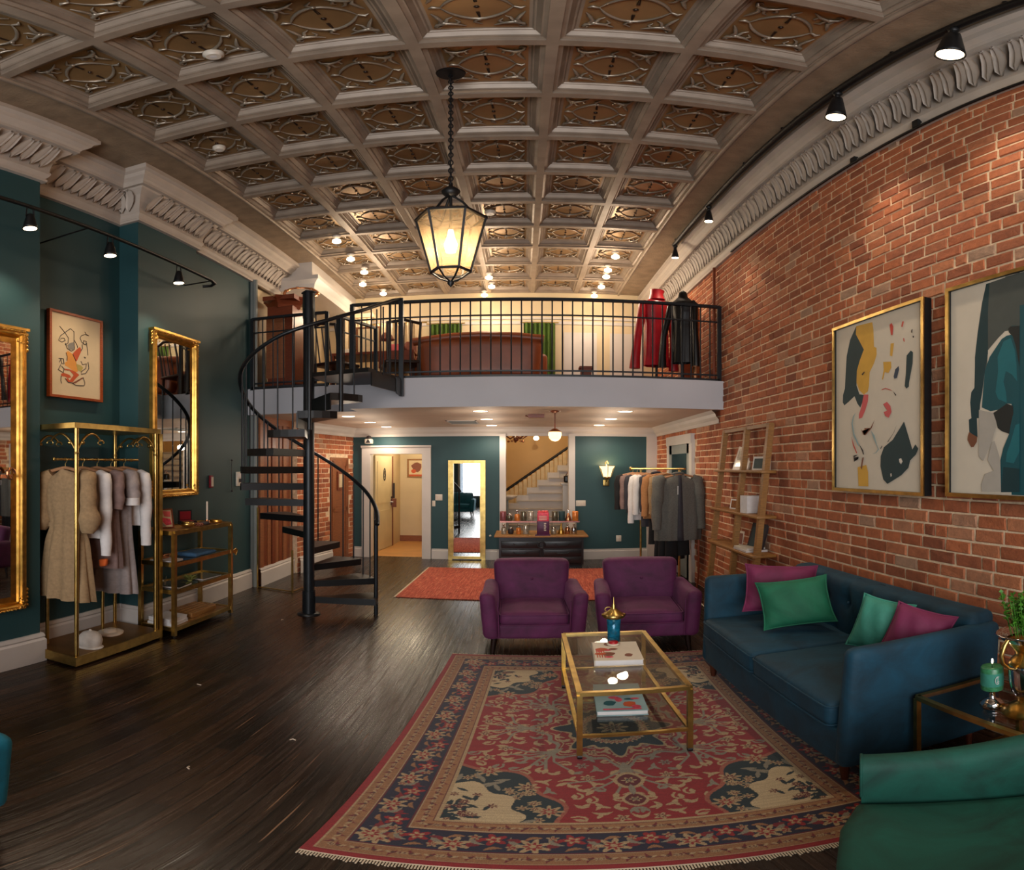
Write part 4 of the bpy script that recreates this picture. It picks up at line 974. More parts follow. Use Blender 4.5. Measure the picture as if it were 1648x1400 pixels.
# local frame: front is -X, arm nearest the sofa on +Y
def U(s):      # centre line of the shell, s 0..1 from the +Y arm front round the back
    hw, hd, rc = .41, .38, .3
    L1 = 2*hd-rc; A = PI/2*rc; L2 = 2*hw-2*rc; T = 2*L1+2*A+L2; d = s*T
    if d < L1: return (-hd-.05+d*(L1+.05)/L1, hw, 0, 1)
    d -= L1
    if d < A: a = d/rc; return (hd-rc+rc*sin(a), hw-rc+rc*cos(a), sin(a), cos(a))
    d -= A
    if d < L2: return (hd, hw-rc-d, 1, 0)
    d -= L2
    if d < A: a = d/rc; return (hd-rc+rc*cos(a), -hw+rc-rc*sin(a), cos(a), -sin(a))
    d -= A; return (hd-rc-d, -hw, 0, -1)
m = MB(); NU = 44; secs = [(-.045, .17), (-.05, .35), (-.052, .55), (-.045, .6), (-.02, .625), (.02, .628), (.05, .605), (.06, .56), (.055, .35), (.045, .17)]
def shell(u, v):
    x, y, nx, ny = U(u); k = v*(len(secs)-1); i = min(int(k), len(secs)-2); f_ = k-i
    o = secs[i][0]*(1-f_)+secs[i+1][0]*f_; z = secs[i][1]*(1-f_)+secs[i+1][1]*f_
    hb_ = .13*sin(PI*u)**2; z2 = z+hb_*max(0, (z-.17)/.45); wr = .006*sin(u*60+z*20)*max(0, sin(PI*u)) if o < 0 else 0
    fl = .12*max(0, z2-.3)*(sin(PI*u)); return (x+nx*(o+wr+fl), y+ny*(o+wr+fl), z2)
m.grid(shell, NU, 18); 
for e in (0, 1): ring = [shell(e, j/18) for j in range(19)]; m.poly(ring, 0)
m.build('shell', 'velgreen', t)
pp = MB(); pp.tube([shell(0, j/18) for j in range(3, 17)], .005, 6); pp.build('piping', 'velgreen', t)
m = MB(); out = []
for i in range(NU+1):
    x, y, nx, ny = U(i/NU); out.append((x-nx*.058, y-ny*.058))
out = [(p[0], p[1]) for p in out]
fr_ = [(-.44, -.2), (-.465, 0), (-.465, .2)]
ol = out+fr_
cx_, cy_ = 0.0, 0
for (zb, zt, fab, nm) in ((.17, .33, 'velgreen', 'seat_frame'),):
    m.prism([(p[0]*.97, p[1]*.985) for p in ol], zt-zb, 0, zb); m.build(nm, fab, t)
m = MB(); V = []; rings = [(1.0, .33), (1.01, .35), (1.01, .39), (.985, .415), (.93, .43), (.8, .442), (.5, .45), (.2, .455)]
n = len(ol)
for k, z in rings:
    for p in ol: V.append((p[0]*k-.01, p[1]*k, z+.0))
m.add(V, [(i*n+j, i*n+(j+1) % n, (i+1)*n+(j+1) % n, (i+1)*n+j) for i in range(len(rings)-1) for j in range(n)], 0, True); m.add(V[-n:], [list(range(n))], 0, True)
m.build('seat_cushion', 'velgreen', t)
for x, y in ((-.33, .3), (-.33, -.3), (.27, .24), (.27, -.24)): MB().tube([(x, y, 0), (x, y, .18)], [.014, .025], 8).build('leg', 'legdk', t)

# ---------------------------------------------------------------- hanging lantern
t = thing('lantern_pendant', 'hexagonal black lantern with glowing amber panes hanging on a chain', 'pendant lamp', (-.38, 3.11, H))
zz = -H
def Z(z): return z-H
MB().lathe([(.075, Z(5.2)), (.08, Z(5.215)), (.05, Z(5.228)), (.02, Z(5.23))][::1], n=24).build('canopy', 'ironsat', t)
m = MB(); z = 5.2; k = 0
while z > 3.94:
    a = (k % 2)*PI/2; m.tube([(.011*cos(q)*cos(a), .011*cos(q)*sin(a), Z(z-.028)+.026*sin(q)) for q in [i*2*PI/10 for i in range(10)]], .0045, 5, closed=True); z -= .04; k += 1
m.cyl((0, 0, Z(5.2)), (0, 0, Z(3.9)), .004, 6); m.build('chain', 'ironsat', t)
MB().lathe([(.0, Z(3.80)), (.03, Z(3.805)), (.048, Z(3.83)), (.05, Z(3.85)), (.03, Z(3.88)), (.012, Z(3.89)), (.01, Z(3.93))], n=20).build('finial_ball', 'ironsat', t)
m = MB(); hx6 = lambda r_, z: [(r_*cos(i*PI/3+R(0)), r_*sin(i*PI/3), Z(z)) for i in range(6)]
T_, Bo, Ti = hx6(.185, 3.6), hx6(.105, 3.16), hx6(.12, 3.64)
for i in range(6):
    j = (i+1) % 6
    m.bar(T_[i], T_[j], .018, .018); m.bar(Bo[i], Bo[j], .014, .014); m.bar(T_[i], Bo[i], .012, .012); m.bar(Ti[i], Ti[j], .012); m.bar(Ti[i], T_[i], .01)
    m.tube([Bo[i], (Bo[i][0]*.55, Bo[i][1]*.55, Z(3.11)), (0, 0, Z(3.08))], .006, 6)
    if i % 2 == 0: m.tube([Ti[i], (Ti[i][0]*.55, Ti[i][1]*.55, Z(3.74)), (0, 0, Z(3.82))], .008, 6)
m.cyl((0, 0, Z(3.82)), (0, 0, Z(3.52)), .008); m.lathe([(.018, Z(3.085)), (.02, Z(3.07)), (.0, Z(3.04))], n=10); m.build('lantern_frame', 'ironsat', t)
for i in range(6):
    j = (i+1) % 6; m = MB(); s_ = .985
    m.quad(*[tuple(c*s_ if q < 2 else c for q, c in enumerate(p)) for p in (T_[i], T_[j], Bo[j], Bo[i])]); m.build('glass_pane', 'lantern', t)
MB().lathe([(.012, Z(3.5)), (.02, Z(3.44)), (.035, Z(3.38)), (.026, Z(3.32)), (.0, Z(3.31))], n=16).build('bulb', 'bulbw', t)

# ---------------------------------------------------------------- track lights
def head(parent, x, y, zt, L_, r_, yoke, tilt=0):
    m = MB(); X_ = Matrix.Translation((x, y, zt)) @ Matrix.Rotation(tilt, 4, 'X'); m.X = X_
    if yoke:
        m.tube([(0, -.03, 0), (0, 0, .02), (0, .03, 0)], .006); m.tube([(0, -.025, 0), (0, -.034, -.1)], .005); m.tube([(0, .025, 0), (0, .034, -.1)], .005)
    else: m.ball((0, 0, -.015), .03, 0, 10); m.ball((0, 0, -.055), .02, 0, 10)
    z1 = -.07
    m.lathe([(r_*.36, z1), (r_*.5, z1-.012), (r_*.66, z1-L_*.35), (r_*.9, z1-L_*.8), (r_, z1-L_), (r_*.9, z1-L_+.004), (r_*.6, z1-L_*.45)], n=24, cap=False); m.lathe([(.0, z1+.004), (r_*.36, z1)], n=24, cap=False)
    h = m.build('lamp_head', 'ironsat', parent, world=True)
    b = MB(); b.X = X_; b.lathe([(0, z1-L_*.93), (r_*.55, z1-L_*.95), (r_*.86, z1-L_*.97)], n=24, cap=False); o = b.build('bulb', 'bulb', parent, world=True); o.parent = h
t = thing('track_light', 'black track light along the right cornice with conical lamp heads', 'track light', (1.65, 3.9, 5.15))
m = MB().tube([(1.66, -.5, 5.155), (1.66, 6.46, 5.155)], .03, 10); m.build('track_bar', 'ironsat', t, world=True)
for y in (-.3, 1.6, 2.35, 3.6, 4.3, 6.4): MB().cyl((1.66, y, 5.16), (1.66, y, 5.235), .012).build('ceiling_mount', 'ironsat', t, world=True)
for y in (2.35, 3.35, 4.0): MB().box(1.645, y, 5.17, 1.675, y+.05, 5.2).build('connector', 'ironsat', t, world=True)
for y, L_, r_ in ((1.9, .27, .07), (2.87, .25, .064), (5.2, .17, .045), (6.42, .15, .045)): head(t, 1.66, y, 5.13, L_, r_, False, R(4) if y < 5 else 0)
t = thing('track_light', 'black track light across the teal wall with three small lamp heads', 'track light', (-2.7, 3, 4.04))
m = MB().tube([(-2.7, -.5, 4.04), (-2.7, 4.7, 4.04), (-2.72, 4.8, 4.035), (-2.78, 4.84, 4.03), (-2.85, 4.8, 4.02)], .018, 10); m.build('track_bar', 'ironsat', t, world=True)
for y in (0.2, 3.05, 4.72): MB().tube([(-2.7, y, 4.04), (-3.2 if 2.87 < y < 4 else -3.0, y, 4.04)], .008).build('wall_arm', 'ironsat', t, world=True)
for y in (2.5, 3.27, 4.16): head(t, -2.7, y, 4.03, .15, .05, True)
m = MB().tube([(1.985, 5.5, 4.64), (1.985, 3.0, 4.62), (1.99, 1.5, 4.62)], .012); m.box(1.97, 2.55, 4.62, 2.0, 2.6, 4.7); m.box(1.97, 3.2, 4.62, 2.0, 3.25, 4.68)
one('cable', m, 'ironsat', 'thin black cable with clips running under the right cornice', 'cable')

# ---------------------------------------------------------------- small round lamps
def downlight(x, y, z, label, group, r_=.055):
    t = thing('recessed_light', label, 'light', (x, y, z), 0, group)
    MB().lathe([(r_, 0), (r_+.012, -.004), (r_+.014, -.001), (r_+.01, 0)], n=20, cap=False).build('trim_ring', 'white', t)
    MB().lathe([(0, -.003), (r_, -.0015)], n=20, cap=False).build('lens', 'down', t)
pos = [('left', -2.03, (6.74, 7.75, 8.7)), ('middle', -.46, (6.35, 7.45, 8.6)), ('right', 1.08, (6.3, 7.35, 8.5))]
for side_, x, ys in pos:
    for y, w_ in zip(ys, ('front', 'middle', 'rear')): downlight(x, y, ZS, f'{w_} recessed light of the {side_} row under the mezzanine', 'recessed lights under the mezzanine', .075)
def bulbs(x, y, label, lit=True):
    t = thing('ceiling_spotlight', label, 'light', (x, y, H), 0, 'small spotlights on the tin ceiling over the mezzanine')
    MB().lathe([(.045, 0), (.045, -.015), (.02, -.03), (.018, -.05)][::-1], n=14).build('lamp_base', 'white', t)
    MB().lathe([(.0, -.12), (.03, -.118), (.05, -.1), (.046, -.07), (.018, -.05)], n=16, cap=False).build('bulb', 'bulb' if lit else 'plastic', t)
LS = [(-2.0, 6.2), (-2.04, 6.87), (-2.03, 7.45), (-2.2, 8.0), (-2.04, 8.55), (-.46, 7.95), (-.45, 8.4), (-.58, 8.85), (1.08, 6.99), (1.07, 7.55), (1.09, 7.85), (1.09, 8.35), (1.05, 8.85)]
nm = ['first', 'second', 'third', 'fourth', 'fifth']
for x0_, lab in ((-2, 'left'), (-.5, 'middle'), (1.08, 'right')):
    for i, (x, y) in enumerate([p for p in LS if abs(p[0]-x0_) < .3]): bulbs(x, y, f'{nm[i]} lit spotlight from the front in the {lab} row of the tin ceiling', True)
def disc(x, y, label, r_=.075):
    t = thing('smoke_detector', label, 'smoke detector', (x, y, H+.09)); MB().lathe([(r_*.7, -.05), (r_, -.03), (r_, 0)], n=24).build('detector_body', 'plastic', t); MB().lathe([(.0, -.052), (r_*.35, -.05)], n=12, cap=False).build('vent_ring', 'paper', t)
disc(-1.47, 2.58, 'white oval disc in the nearest coffer at the left', .055); disc(-2.15, 3.86, 'small white disc in a dark coffer near the left cornice', .05); disc(-.33, 5.9, 'small white disc just right of the lantern', .055)
t = thing('ceiling_vent', 'flat rectangular air vent under the mezzanine', 'vent', (-.8, 7.9, ZS)); m = MB()
for a in ((-.2, -.3, .2, -.28), (-.2, .28, .2, .3), (-.2, -.3, -.18, .3), (.18, -.3, .2, .3)): m.box(a[0], a[1], -.012, a[2], a[3], 0)
m.build('vent_frame', 'white', t); m = MB()
for i in range(9): m.box(-.18, -.26+.06*i, -.008, .18, -.24+.06*i, -.002)
m.build('slat', 'doorgrey', t)
t = thing('globe_pendant', 'small opal globe pendant hanging under the mezzanine', 'pendant lamp', (.33, 6.31, ZS))
MB().lathe([(.06, 0), (.055, -.012), (.015, -.03)][::-1], n=18).build('canopy', 'mahog', t)
MB().cyl((0, 0, -.02), (0, 0, -.27), .006).build('stem', 'mahog', t)
MB().lathe([(.02, -.24), (.06, -.27), (.066, -.285)], n=18, cap=False).build('lamp_cap', 'copper', t)
MB().lathe([(.066, -.285), (.07, -.32), (.06, -.37), (.035, -.4), (.0, -.41)], n=20, cap=False).build('lamp_shade', 'lampglass', t)
one('sensor_box', MB().box(-.09, -.04, -.05, .09, .04, 0).tube([(-.12, 0, -.02), (-.09, 0, -.03)], .01), 'mahog', 'small dark box on the soffit beside the globe pendant', 'sensor', (.14, 6.75, ZS))
# ---------------------------------------------------------------- framed art
def art(name, label, wall_x, into, y0, y1, z0, z1, data, paper, frame_m, fw=.022, depth=.05, sp=.02):
    """flat print in a box frame on a side wall; into = +1 when the picture faces +X"""
    t = thing(name, label, 'picture', (wall_x, (y0+y1)/2, (z0+z1)/2))
    X0 = wall_x+into*sp; X1 = X0+into*depth; m = MB()
    for a in ((y0, z0, y1, z0+fw), (y0, z1-fw, y1, z1), (y0, z0+fw, y0+fw, z1-fw), (y1-fw, z0+fw, y1, z1-fw)): m.box(X0, a[0], a[1], X1, a[2], a[3])
    m.build('picture_frame', 'ironsat' if frame_m == 'brass' else frame_m, t, world=True)
    if frame_m == 'brass':
        m = MB()
        for a in ((y0-.002, z0-.002, y1+.002, z0+fw), (y0-.002, z1-fw, y1+.002, z1+.002), (y0-.002, z0+fw, y0+fw, z1-fw), (y1-fw, z0+fw, y1+.002, z1-fw)): m.box(X1, a[0], a[1], X1+into*.008, a[2], a[3])
        m.build('gilt_lip', 'brass', t, world=True)
    xp = X1-into*.012; m = MB(); m.box(X0, y0+fw*.8, z0+fw*.8, xp, y1-fw*.8, z1-fw*.8, 0); mats = [paper]
    for i, (c, pts) in enumerate(data):
        if 'a_'+c not in mats: mats.append('a_'+c)
        m.poly([(xp+into*(.0006+.00025*i), max(y0+fw, min(y1-fw, y)), max(z0+fw, min(z1-fw, z))) for y, z in pts], mats.index('a_'+c))
    return t, m, mats, xp
t, m, mats, xp = art('framed_print', 'framed abstract print with yellow, pink and dark teal shapes on the brick wall', XR, -1, 2.48, 3.45, 1.6, 2.98, ART1, 'artpaper', 'brass'); m.build('print', mats, t, world=True)
t, m, mats, xp = art('framed_print', 'framed print of a figure in a draped teal coat, right of the abstract one', XR, -1, 1.33, 2.3, 1.61, 2.98, ART2, 'artpaper', 'brass')
A2 = [('grey', [(1.35, 2.98), (1.9, 2.98), (1.9, 2.6), (1.35, 2.6)]), ('teal2', [(1.4, 2.7), (1.86, 2.75), (1.86, 1.62), (1.45, 1.62)]), ('tealL', [(1.5, 2.4), (1.7, 2.5), (1.75, 2.0), (1.55, 2.1)])]
for i, (c, pts) in enumerate(A2):
    if 'a_'+c not in mats: mats.append('a_'+c)
    m.poly([(xp-.0004-.00003*i, y, max(1.635, min(2.955, z))) for y, z in pts], mats.index('a_'+c))
m.build('print', mats, t, world=True)
t, m, mats, xp = art('framed_drawing', 'small rust framed ink drawing in the teal recess, above the clothes rack', -3.2, 1, 3.12, 3.73, 2.46, 3.34, ART3, 'artpaper2', 'rustframe', .024, .035, .01)
mats.append('a_ink')
for c, pts in STR3: m.tube([(xp+.0012, y, z) for y, z in pts], .0035, 4, len(mats)-1, smooth=False)
m.build('print', mats, t, world=True)

# ---------------------------------------------------------------- gilt mirrors
def ornate(m, y, z, sy, sz, X, s=1.0, mat=0):
    r_ = random.Random(int(abs(y*100)+abs(z*31)))
    for q in range(7):
        a0 = r_.uniform(0, 6); cy, cz = y+sy*r_.uniform(0, .11)*s, z+sz*r_.uniform(0, .16)*s; R0 = r_.uniform(.014, .028)*s
        m.tube([(X+.006+.004*sin(i), cy+R0*(1-i/9)*cos(a0+i*.75), cz+R0*(1-i/9)*sin(a0+i*.75)) for i in range(8)], [.005*s+.003*s*sin(PI*i/7) for i in range(8)], 6, mat)
        m.ball((X+.008, cy, cz), .009*s, mat, 8)
def gilt_mirror(label, X, y0, y1, z0, z1, fw, group=None):
    t = thing('gilt_mirror', label, 'mirror', (X, (y0+y1)/2, z0))
    m = MB(); pf = [(0, 0), (.035, 0), (.05, .012), (.046, .022), (.055, .034), (.05, .048), (.03, .056), (.034, .066), (.018, .074), (.015, fw)]
    n = len(pf); V = []
    for cy, cz, sy, sz in ((y0, z0, 1, 1), (y1, z0, -1, 1), (y1, z1, -1, -1), (y0, z1, 1, -1)):
        for o, i in pf: V.append((X+o, cy+sy*i, cz+sz*i))
    m.add(V, [((k*n+j), ((k+1) % 4)*n+j, ((k+1) % 4)*n+j+1, k*n+j+1) for k in range(4) for j in range(n-1)], 0, False)
    s_ = .8
    for y, sy in ((y0+.02, 1), (y1-.02, -1)):
        for z, sz in ((z0+.02, 1), (z1-.02, -1)): ornate(m, y, z, sy, sz, X+.045, s_*.85)
    k = y0+.03
    while k < y1-.03:
        m.ball((X+.05, k, z1-.012), .011, 0, 6, 1, 1.5, 1); m.ball((X+.05, k, z0+.012), .009, 0, 6, 1, 1.5, 1); k += .034
    for y, d in ((y0, -1), (y1, 1)):
        for z, sz in ((z1, -1), (z0, 1)):
            for i in range(5): m.ball((X+.03, y+d*.006*(1 if i % 2 else 1.6), z+sz*(.03+.035*i)), .015, 0, 8, 1, .8, 1.2)
    m.box(X, y0-.012, z1-.004, X+.06, y1+.012, z1+.02)
    m.build('mirror_frame', 'gold', t, world=True)
    MB().box(X+.004, y0+fw-.01, z0+fw-.01, X+.014, y1-fw+.01, z1-fw+.01).build('mirror_glass', 'mirror', t, world=True)
    return t
gilt_mirror('ornate gilt wall mirror hanging between the clothes rack and the staircase', -3.0, 4.16, 4.9, 1.45, 3.32, .085)
gilt_mirror('tall ornate gilt mirror cut off by the left edge', -3.0, 1.9, 2.71, .56, 2.97, .12)
m = MB().tube([(-2.93, 2.545+.03*cos(i*.7), 1.74+.045*sin(i*.7)) for i in range(8)], .013); m.box(-3.0, 2.53, 1.7, -2.93, 2.56, 1.73)
one('wall_hook', m, 'copper', 'small curled bronze hook against the glass of the left gilt mirror', 'hook')
t = thing('floor_mirror', 'tall plain brass framed mirror standing against the far teal wall', 'mirror', (-.85, 8.96, 0))
m = MB()
for a in ((-1.13, .0, -1.07, 1.91), (-.63, .0, -.57, 1.91), (-1.07, 1.85, -.63, 1.91), (-1.07, .02, -.63, .07)): m.box(a[0], 8.92, a[1], a[2], 8.965, a[3])
for a in ((-1.07, .07, -1.05, 1.85), (-.65, .07, -.63, 1.85)): m.box(a[0], 8.91, a[1], a[2], 8.94, a[3])
m.build('mirror_frame', 'brass', t, world=True); MB().box(-1.07, 8.942, .06, -.63, 8.95, 1.85).build('mirror_glass', 'mirror', t, world=True)

# ---------------------------------------------------------------- clothes
def hanger(loc, rz_, label, group, w_=.2):
    t = thing('clothes_hanger', label, 'hanger', loc, rz_, group)      # loc = rod centre
    pts = [(x, 0, -.075-.055*(abs(x)/w_)**1.3) for x in [w_*(i/5-1) for i in range(11)]]
    MB().tube(pts, [.008]+[.016]*9+[.008], 6).build('hanger_arm', 'hanger', t)
    MB().tube([(0, 0, -.07), (0, 0, -.035), (.012, 0, -.022), (.018, 0, -.002), (.01, 0, .013), (-.008, 0, .014), (-.015, 0, .004)], .0025, 6).build('hook', 'brass', t); return t
def garment(label, loc, rz_, fab, L, w_=.21, flare=0, sl=.5, sleeve_ang=.12, cat='shirt', name='shirt', seed=0, belt=None, sw=.055, open_=None, group=None, collar=False, cuff=None, waist=0, depth=.055, puff=0, v2=None):
    r = random.Random(seed); t = thing(name, label, cat, loc, rz_, group)          # origin on the rod
    ph = r.uniform(0, 6); nf = r.choice((5, 6, 7))
    def body(u, v):
        z = -.085-v*L; th = 2*PI*u
        k = min(1, v*L/.09); ww = w_*(.38+.62*k**.6); dd = depth*(.7+.3*k)
        if waist: ww *= 1-.22*math.exp(-((v-waist)/.09)**2); dd *= 1-.15*math.exp(-((v-waist)/.09)**2)
        ww += flare*max(0, v-.35)**1.1; dd += flare*.35*max(0, v-.35)
        f = 1+(.16+.16*(flare > .05))*v*sin(nf*th*2+ph+1.5*v)+.05*sin(9*v+th*3+ph)
        sl_ = -.03*abs(cos(th))*(1-k)*1.0
        return (ww*cos(th)*(1+.03*sin(7*v+ph)+.12*v*sin(nf*th*2+ph)), dd*1.1*sin(th)*f-.012*v*abs(sin(nf*th*1.5+ph)), z-(.05*abs(cos(th))*k*(1-v)**4)+sl_)
    m = MB().grid(body, 36, 26, closeu=True)
    m.poly([body(i/36, 1) for i in range(36)], 0)
    m.build('body', fab, t)
    for s_ in (-1, 1):
        pts = []; rr = []; n = 12
        for i in range(n+1):
            q = i/n; x = s_*(w_*.86+.015+sleeve_ang*q*sl*(1-.5*q)); z = -.155-q*sl
            pts.append((x, -.012-.03*q+.006*sin(q*9+ph), z)); rr.append((sw*(1-.32*q)+puff*math.exp(-((q-.78)/.2)**2)-(.5*puff if q > .95 else 0))*(1+.07*sin(q*17+ph+s_)))
        MB().tube([(s_*w_*.7, -.0, -.125)]+pts, [sw*.7]+rr, 12).build('sleeve', fab, t)
        if cuff: MB().tube([(pts[-1][0], pts[-1][1], pts[-1][2]+.06), (pts[-1][0], pts[-1][1], pts[-1][2]-.008)], rr[-1]*1.12, 12).build('cuff', cuff, t)
    if belt is not None:
        z = belt; m = MB().grid(lambda u, v: tuple(c*(1.07 if i < 2 else 1) for i, c in enumerate(body(u, z+.035*(v-.5)))), 36, 2, closeu=True); m.build('belt', fab, t)
    if collar:
        m = MB().tube([(.06*cos(q), .035*sin(q)-.0, -.075-.02*sin(q)) for q in [i*2*PI/14 for i in range(14)]], .014, 8, closed=True)
        for s_ in (-1, 1): m.add([(s_*.01, -.05, -.13), (s_*.06, -.035, -.07), (s_*.075, -.05, -.13), (s_*.035, -.064, -.19)], [(0, 1, 2, 3)], 0)
        m.build('collar', fab, t, solid=.006)
    if open_:
        m = MB(); pts = [body(.75, i/14) for i in range(15)]
        m.add([(p[0]-.018-.02*i/14, p[1]-.012, p[2]) for i, p in enumerate(pts)]+[(p[0]+.018+.02*i/14, p[1]-.012, p[2]) for i, p in enumerate(pts)], [(i, i+1, i+16, i+15) for i in range(14)], 0, True); m.build('inner_layer', open_, t, solid=.004)
    else:
        m = MB()
        for i in range(4): b_ = body(.75, .1+.12*i); m.ball((b_[0], b_[1]-.003, b_[2]), .006, 0, 6)
        if name == 'shirt' : 
            m.build('button_row', 'porc', t)['kind'] = 'stuff'
    return t
G1 = 'hangers on the brass rack'
ys = [3.02, 3.2, 3.36, 3.52, 3.68]
for i, y in enumerate(ys): hanger((-2.9, y, 1.86), R(6), ['first', 'second', 'third', 'fourth', 'fifth'][i]+' wooden hanger from the near end of the brass rack rod', G1)
garment('long tan belted dress with puffed sleeves, nearest on the brass rack', (-2.88, 3.02, 1.86), R(6), 'tan', 1.16, .18, .08, .48, .15, 'dress', 'dress', 1, belt=.42, sw=.07, waist=.42, puff=.03, depth=.07)
garment('white linen shirt hanging just behind the tan dress', (-2.9, 3.2, 1.86), R(8), 'linen', .62, .2, .0, .7, .1, 'shirt', 'shirt', 2, sw=.055)
garment('taupe blouse with a long hem, third on the brass rack', (-2.9, 3.36, 1.86), R(6), 'mauve', .92, .19, .03, .3, .2, 'shirt', 'blouse', 3, sw=.06)
garment('lilac-grey dress with short white sleeves, fourth on the brass rack', (-2.9, 3.52, 1.86), R(8), 'lilacgrey', 1.2, .18, .06, .26, .35, 'dress', 'dress', 4, sw=.07, cuff='linen')
garment('white long sleeved shirt at the far end of the brass rack', (-2.9, 3.68, 1.86), R(7), 'linen', .55, .2, .0, .66, .1, 'shirt', 'shirt', 6, sw=.055, cuff='linen')
one('cloth', MB().rbox((0, 0, 0), (.06, .04, .07), .015, fn=lambda p: (p.x*(1+p.z*4), p.y, p.z+.2*p.x)), 'orange', 'small orange cloth showing below the white shirt sleeve', 'cloth', (-2.72, 3.22, .93), R(10))

# ---------------------------------------------------------------- brass clothes rack
t = thing('clothes_rack', 'tall brass display rack with a shelf top and scrolled brackets, in the teal recess', 'clothes rack', (-2.93, 3.36, 0))
def K_(n_, mb, mat='brass'): return mb.build(n_, mat, t, world=True)
xa, xb, ya, yb = -3.15, -2.71, 2.9, 3.84
K_('base', MB().box(xa, ya, .03, xb+.02, yb+.04, .11), 'brassdk'); K_('base_rim', MB().box(xb+.02, ya-.0, .025, xb+.032, yb+.04, .115).box(xa, ya-.012, .025, xb+.032, ya, .115))
K_('top_shelf', MB().box(xa, ya-.02, 2.12, xb+.03, yb+.03, 2.165))
for x in (xa+.03, xb): 
    for y in (ya+.03, yb): K_('post', MB().cyl((x, y, .11), (x, y, 2.12), .0165, 12))
K_('end_panel', MB().box(-2.74, yb+.03, 0, -2.69, yb+.07, 2.12))
K_('centre_post', MB().cyl((-3.08, 3.02, .11), (-3.08, 3.02, .95), .014)); K_('centre_post', MB().cyl((-3.05, 3.6, .11), (-3.05, 3.6, .9), .014))
m = MB().cyl((-2.9, ya-.0, 1.86), (-2.9, yb+.02, 1.86), .011, 10)
for i in range(26): m.ball((-2.9, ya+.01+i*.036, 1.86), .0135+.003*(i % 3 == 0), 0, 6)
K_('hanging_rod', m)
def scroll(c, dy, dx, s=1.0):
    m = MB(); pts = []
    for i in range(22):
        q = i/21; pts.append((c[0]+dx*.25*q, c[1]+dy*.25*s*q, c[2]-.19+.17*sin(PI*min(1, q*1.02)*.8)**.8))
    m.tube(pts, [.011-.004*abs(2*i/21-1) for i in range(22)], 8)
    p = pts[-1]; m.tube([(p[0]+dx*(.03*cos(a)), p[1]+dy*(.03*cos(a)), p[2]-.02+.03*sin(a)*(1-a/9)) for a in [i*.6 for i in range(9)]], [.008-.0006*i for i in range(9)], 6)
    for i in (5,): q = pts[i]; m.ball((q[0], q[1], q[2]-.02), .018, 0, 8)
    m.ball((pts[0][0], pts[0][1], pts[0][2]), .02, 0, 8); return m
for (x, y, dx, dy) in ((xb, ya+.03, -1, 0), (xb, ya+.03, 0, 1), (xb, yb, 0, -1), (xa+.03, ya+.03, 0, 1), (xa+.03, yb, 1, 0), (xb, yb, -1, 0)): K_('scroll_bracket', scroll((x, y, 2.1), dy, dx))
t = thing('cap', 'crumpled white cap on the base of the brass clothes rack', 'hat', (-2.80, 3.17, .11))
MB().lathe([(.07, .0), (.084, .03), (.09, .07), (.082, .11), (.055, .145), (.02, .16), (.0, .162)], n=20).build('crown', 'hat', t); MB().lathe([(.07, .004), (.088, .0), (.088, .006), (.072, .012)], n=20, sx=1.15, sy=1.0).build('brim', 'hat', t); MB().ball((0, 0, .164), .012).build('top_button', 'hat', t)
t = thing('flat_hat', 'flat pale straw hat lying on the rack base beside the cap', 'hat', (-2.93, 3.55, .112), R(20))
MB().lathe([(.13, 0), (.135, .008), (.1, .016), (.06, .02)], n=28, sx=.75).build('brim', 'porc', t); MB().lathe([(.062, .018), (.055, .04), (.0, .045)], n=20, sx=.8, sy=1.1, ).build('crown', 'porc', t)

# ---------------------------------------------------------------- brass display shelf with its goods
t = thing('display_shelf', 'low four tier brass shelf under the gilt wall mirror', 'shelf', (-2.75, 4.45, 0))
xa, xb, ya, yb = -2.95, -2.62, 3.97, 4.92
ZL = (.09, .5, .79, 1.12)
for x in (xa, xb):
    for y in (ya, yb): K_('post', MB().box(x-.017, y-.017, .02, x+.017, y+.017, 1.12))
for z in ZL:
    m = MB()
    for a, b in (((xa, ya), (xb, ya)), ((xb, ya), (xb, yb)), ((xb, yb), (xa, yb)), ((xa, yb), (xa, ya))): m.bar((a[0], a[1], z), (b[0], b[1], z), .024, .044)
    K_('shelf_rim', m)
    if z in (.09,): K_('shelf_board', MB().box(xa, ya, z-.012, xb, yb, z+.012), 'oak')
    else: K_('shelf_board', MB().box(xa, ya, z, xb, yb, z+.01), 'glass' if z != 1.12 else 'oak')
for x in (xa, xb):
    for y in (ya, yb): K_('foot', MB().cyl((x, y, 0), (x, y, .03), .01), 'ironsat')
def bk(loc, d, fab, label, rz_=0, n='book', cat='book', cover=None):
    t = thing(n, label, cat, loc, rz_); MB().box(-d[0]/2+.003, -d[1]/2+.003, .003, d[0]/2-.002, d[1]/2-.003, d[2]-.003).build('pages', 'paper', t)
    MB().box(-d[0]/2, -d[1]/2, 0, d[0]/2, d[1]/2, .003).box(-d[0]/2, -d[1]/2, d[2]-.003, d[0]/2, d[1]/2, d[2]).box(-d[0]/2, -d[1]/2, 0, -d[0]/2+.003, d[1]/2, d[2]).build('cover', cover or fab, t); return t
bk((-2.78, 4.12, .103), (.24, .26, .035), 'paper', 'thick white book on the bottom brass shelf, under another', R(4)); bk((-2.78, 4.12, .138), (.22, .24, .045), 'paper', 'thick white book on top of another on the bottom brass shelf', R(-4))
m = MB().rbox((0, 0, .03), (.24, .42, .06), .01)
for i in range(5): m.tube([(-.11+.05*i, -.21, .062), (-.1+.05*i, .21, .062)], .006)
one('folded_blanket', m, 'oak', 'brown folded bundle on the bottom brass shelf, right of the white books', 'blanket', (-2.8, 4.55, .103))
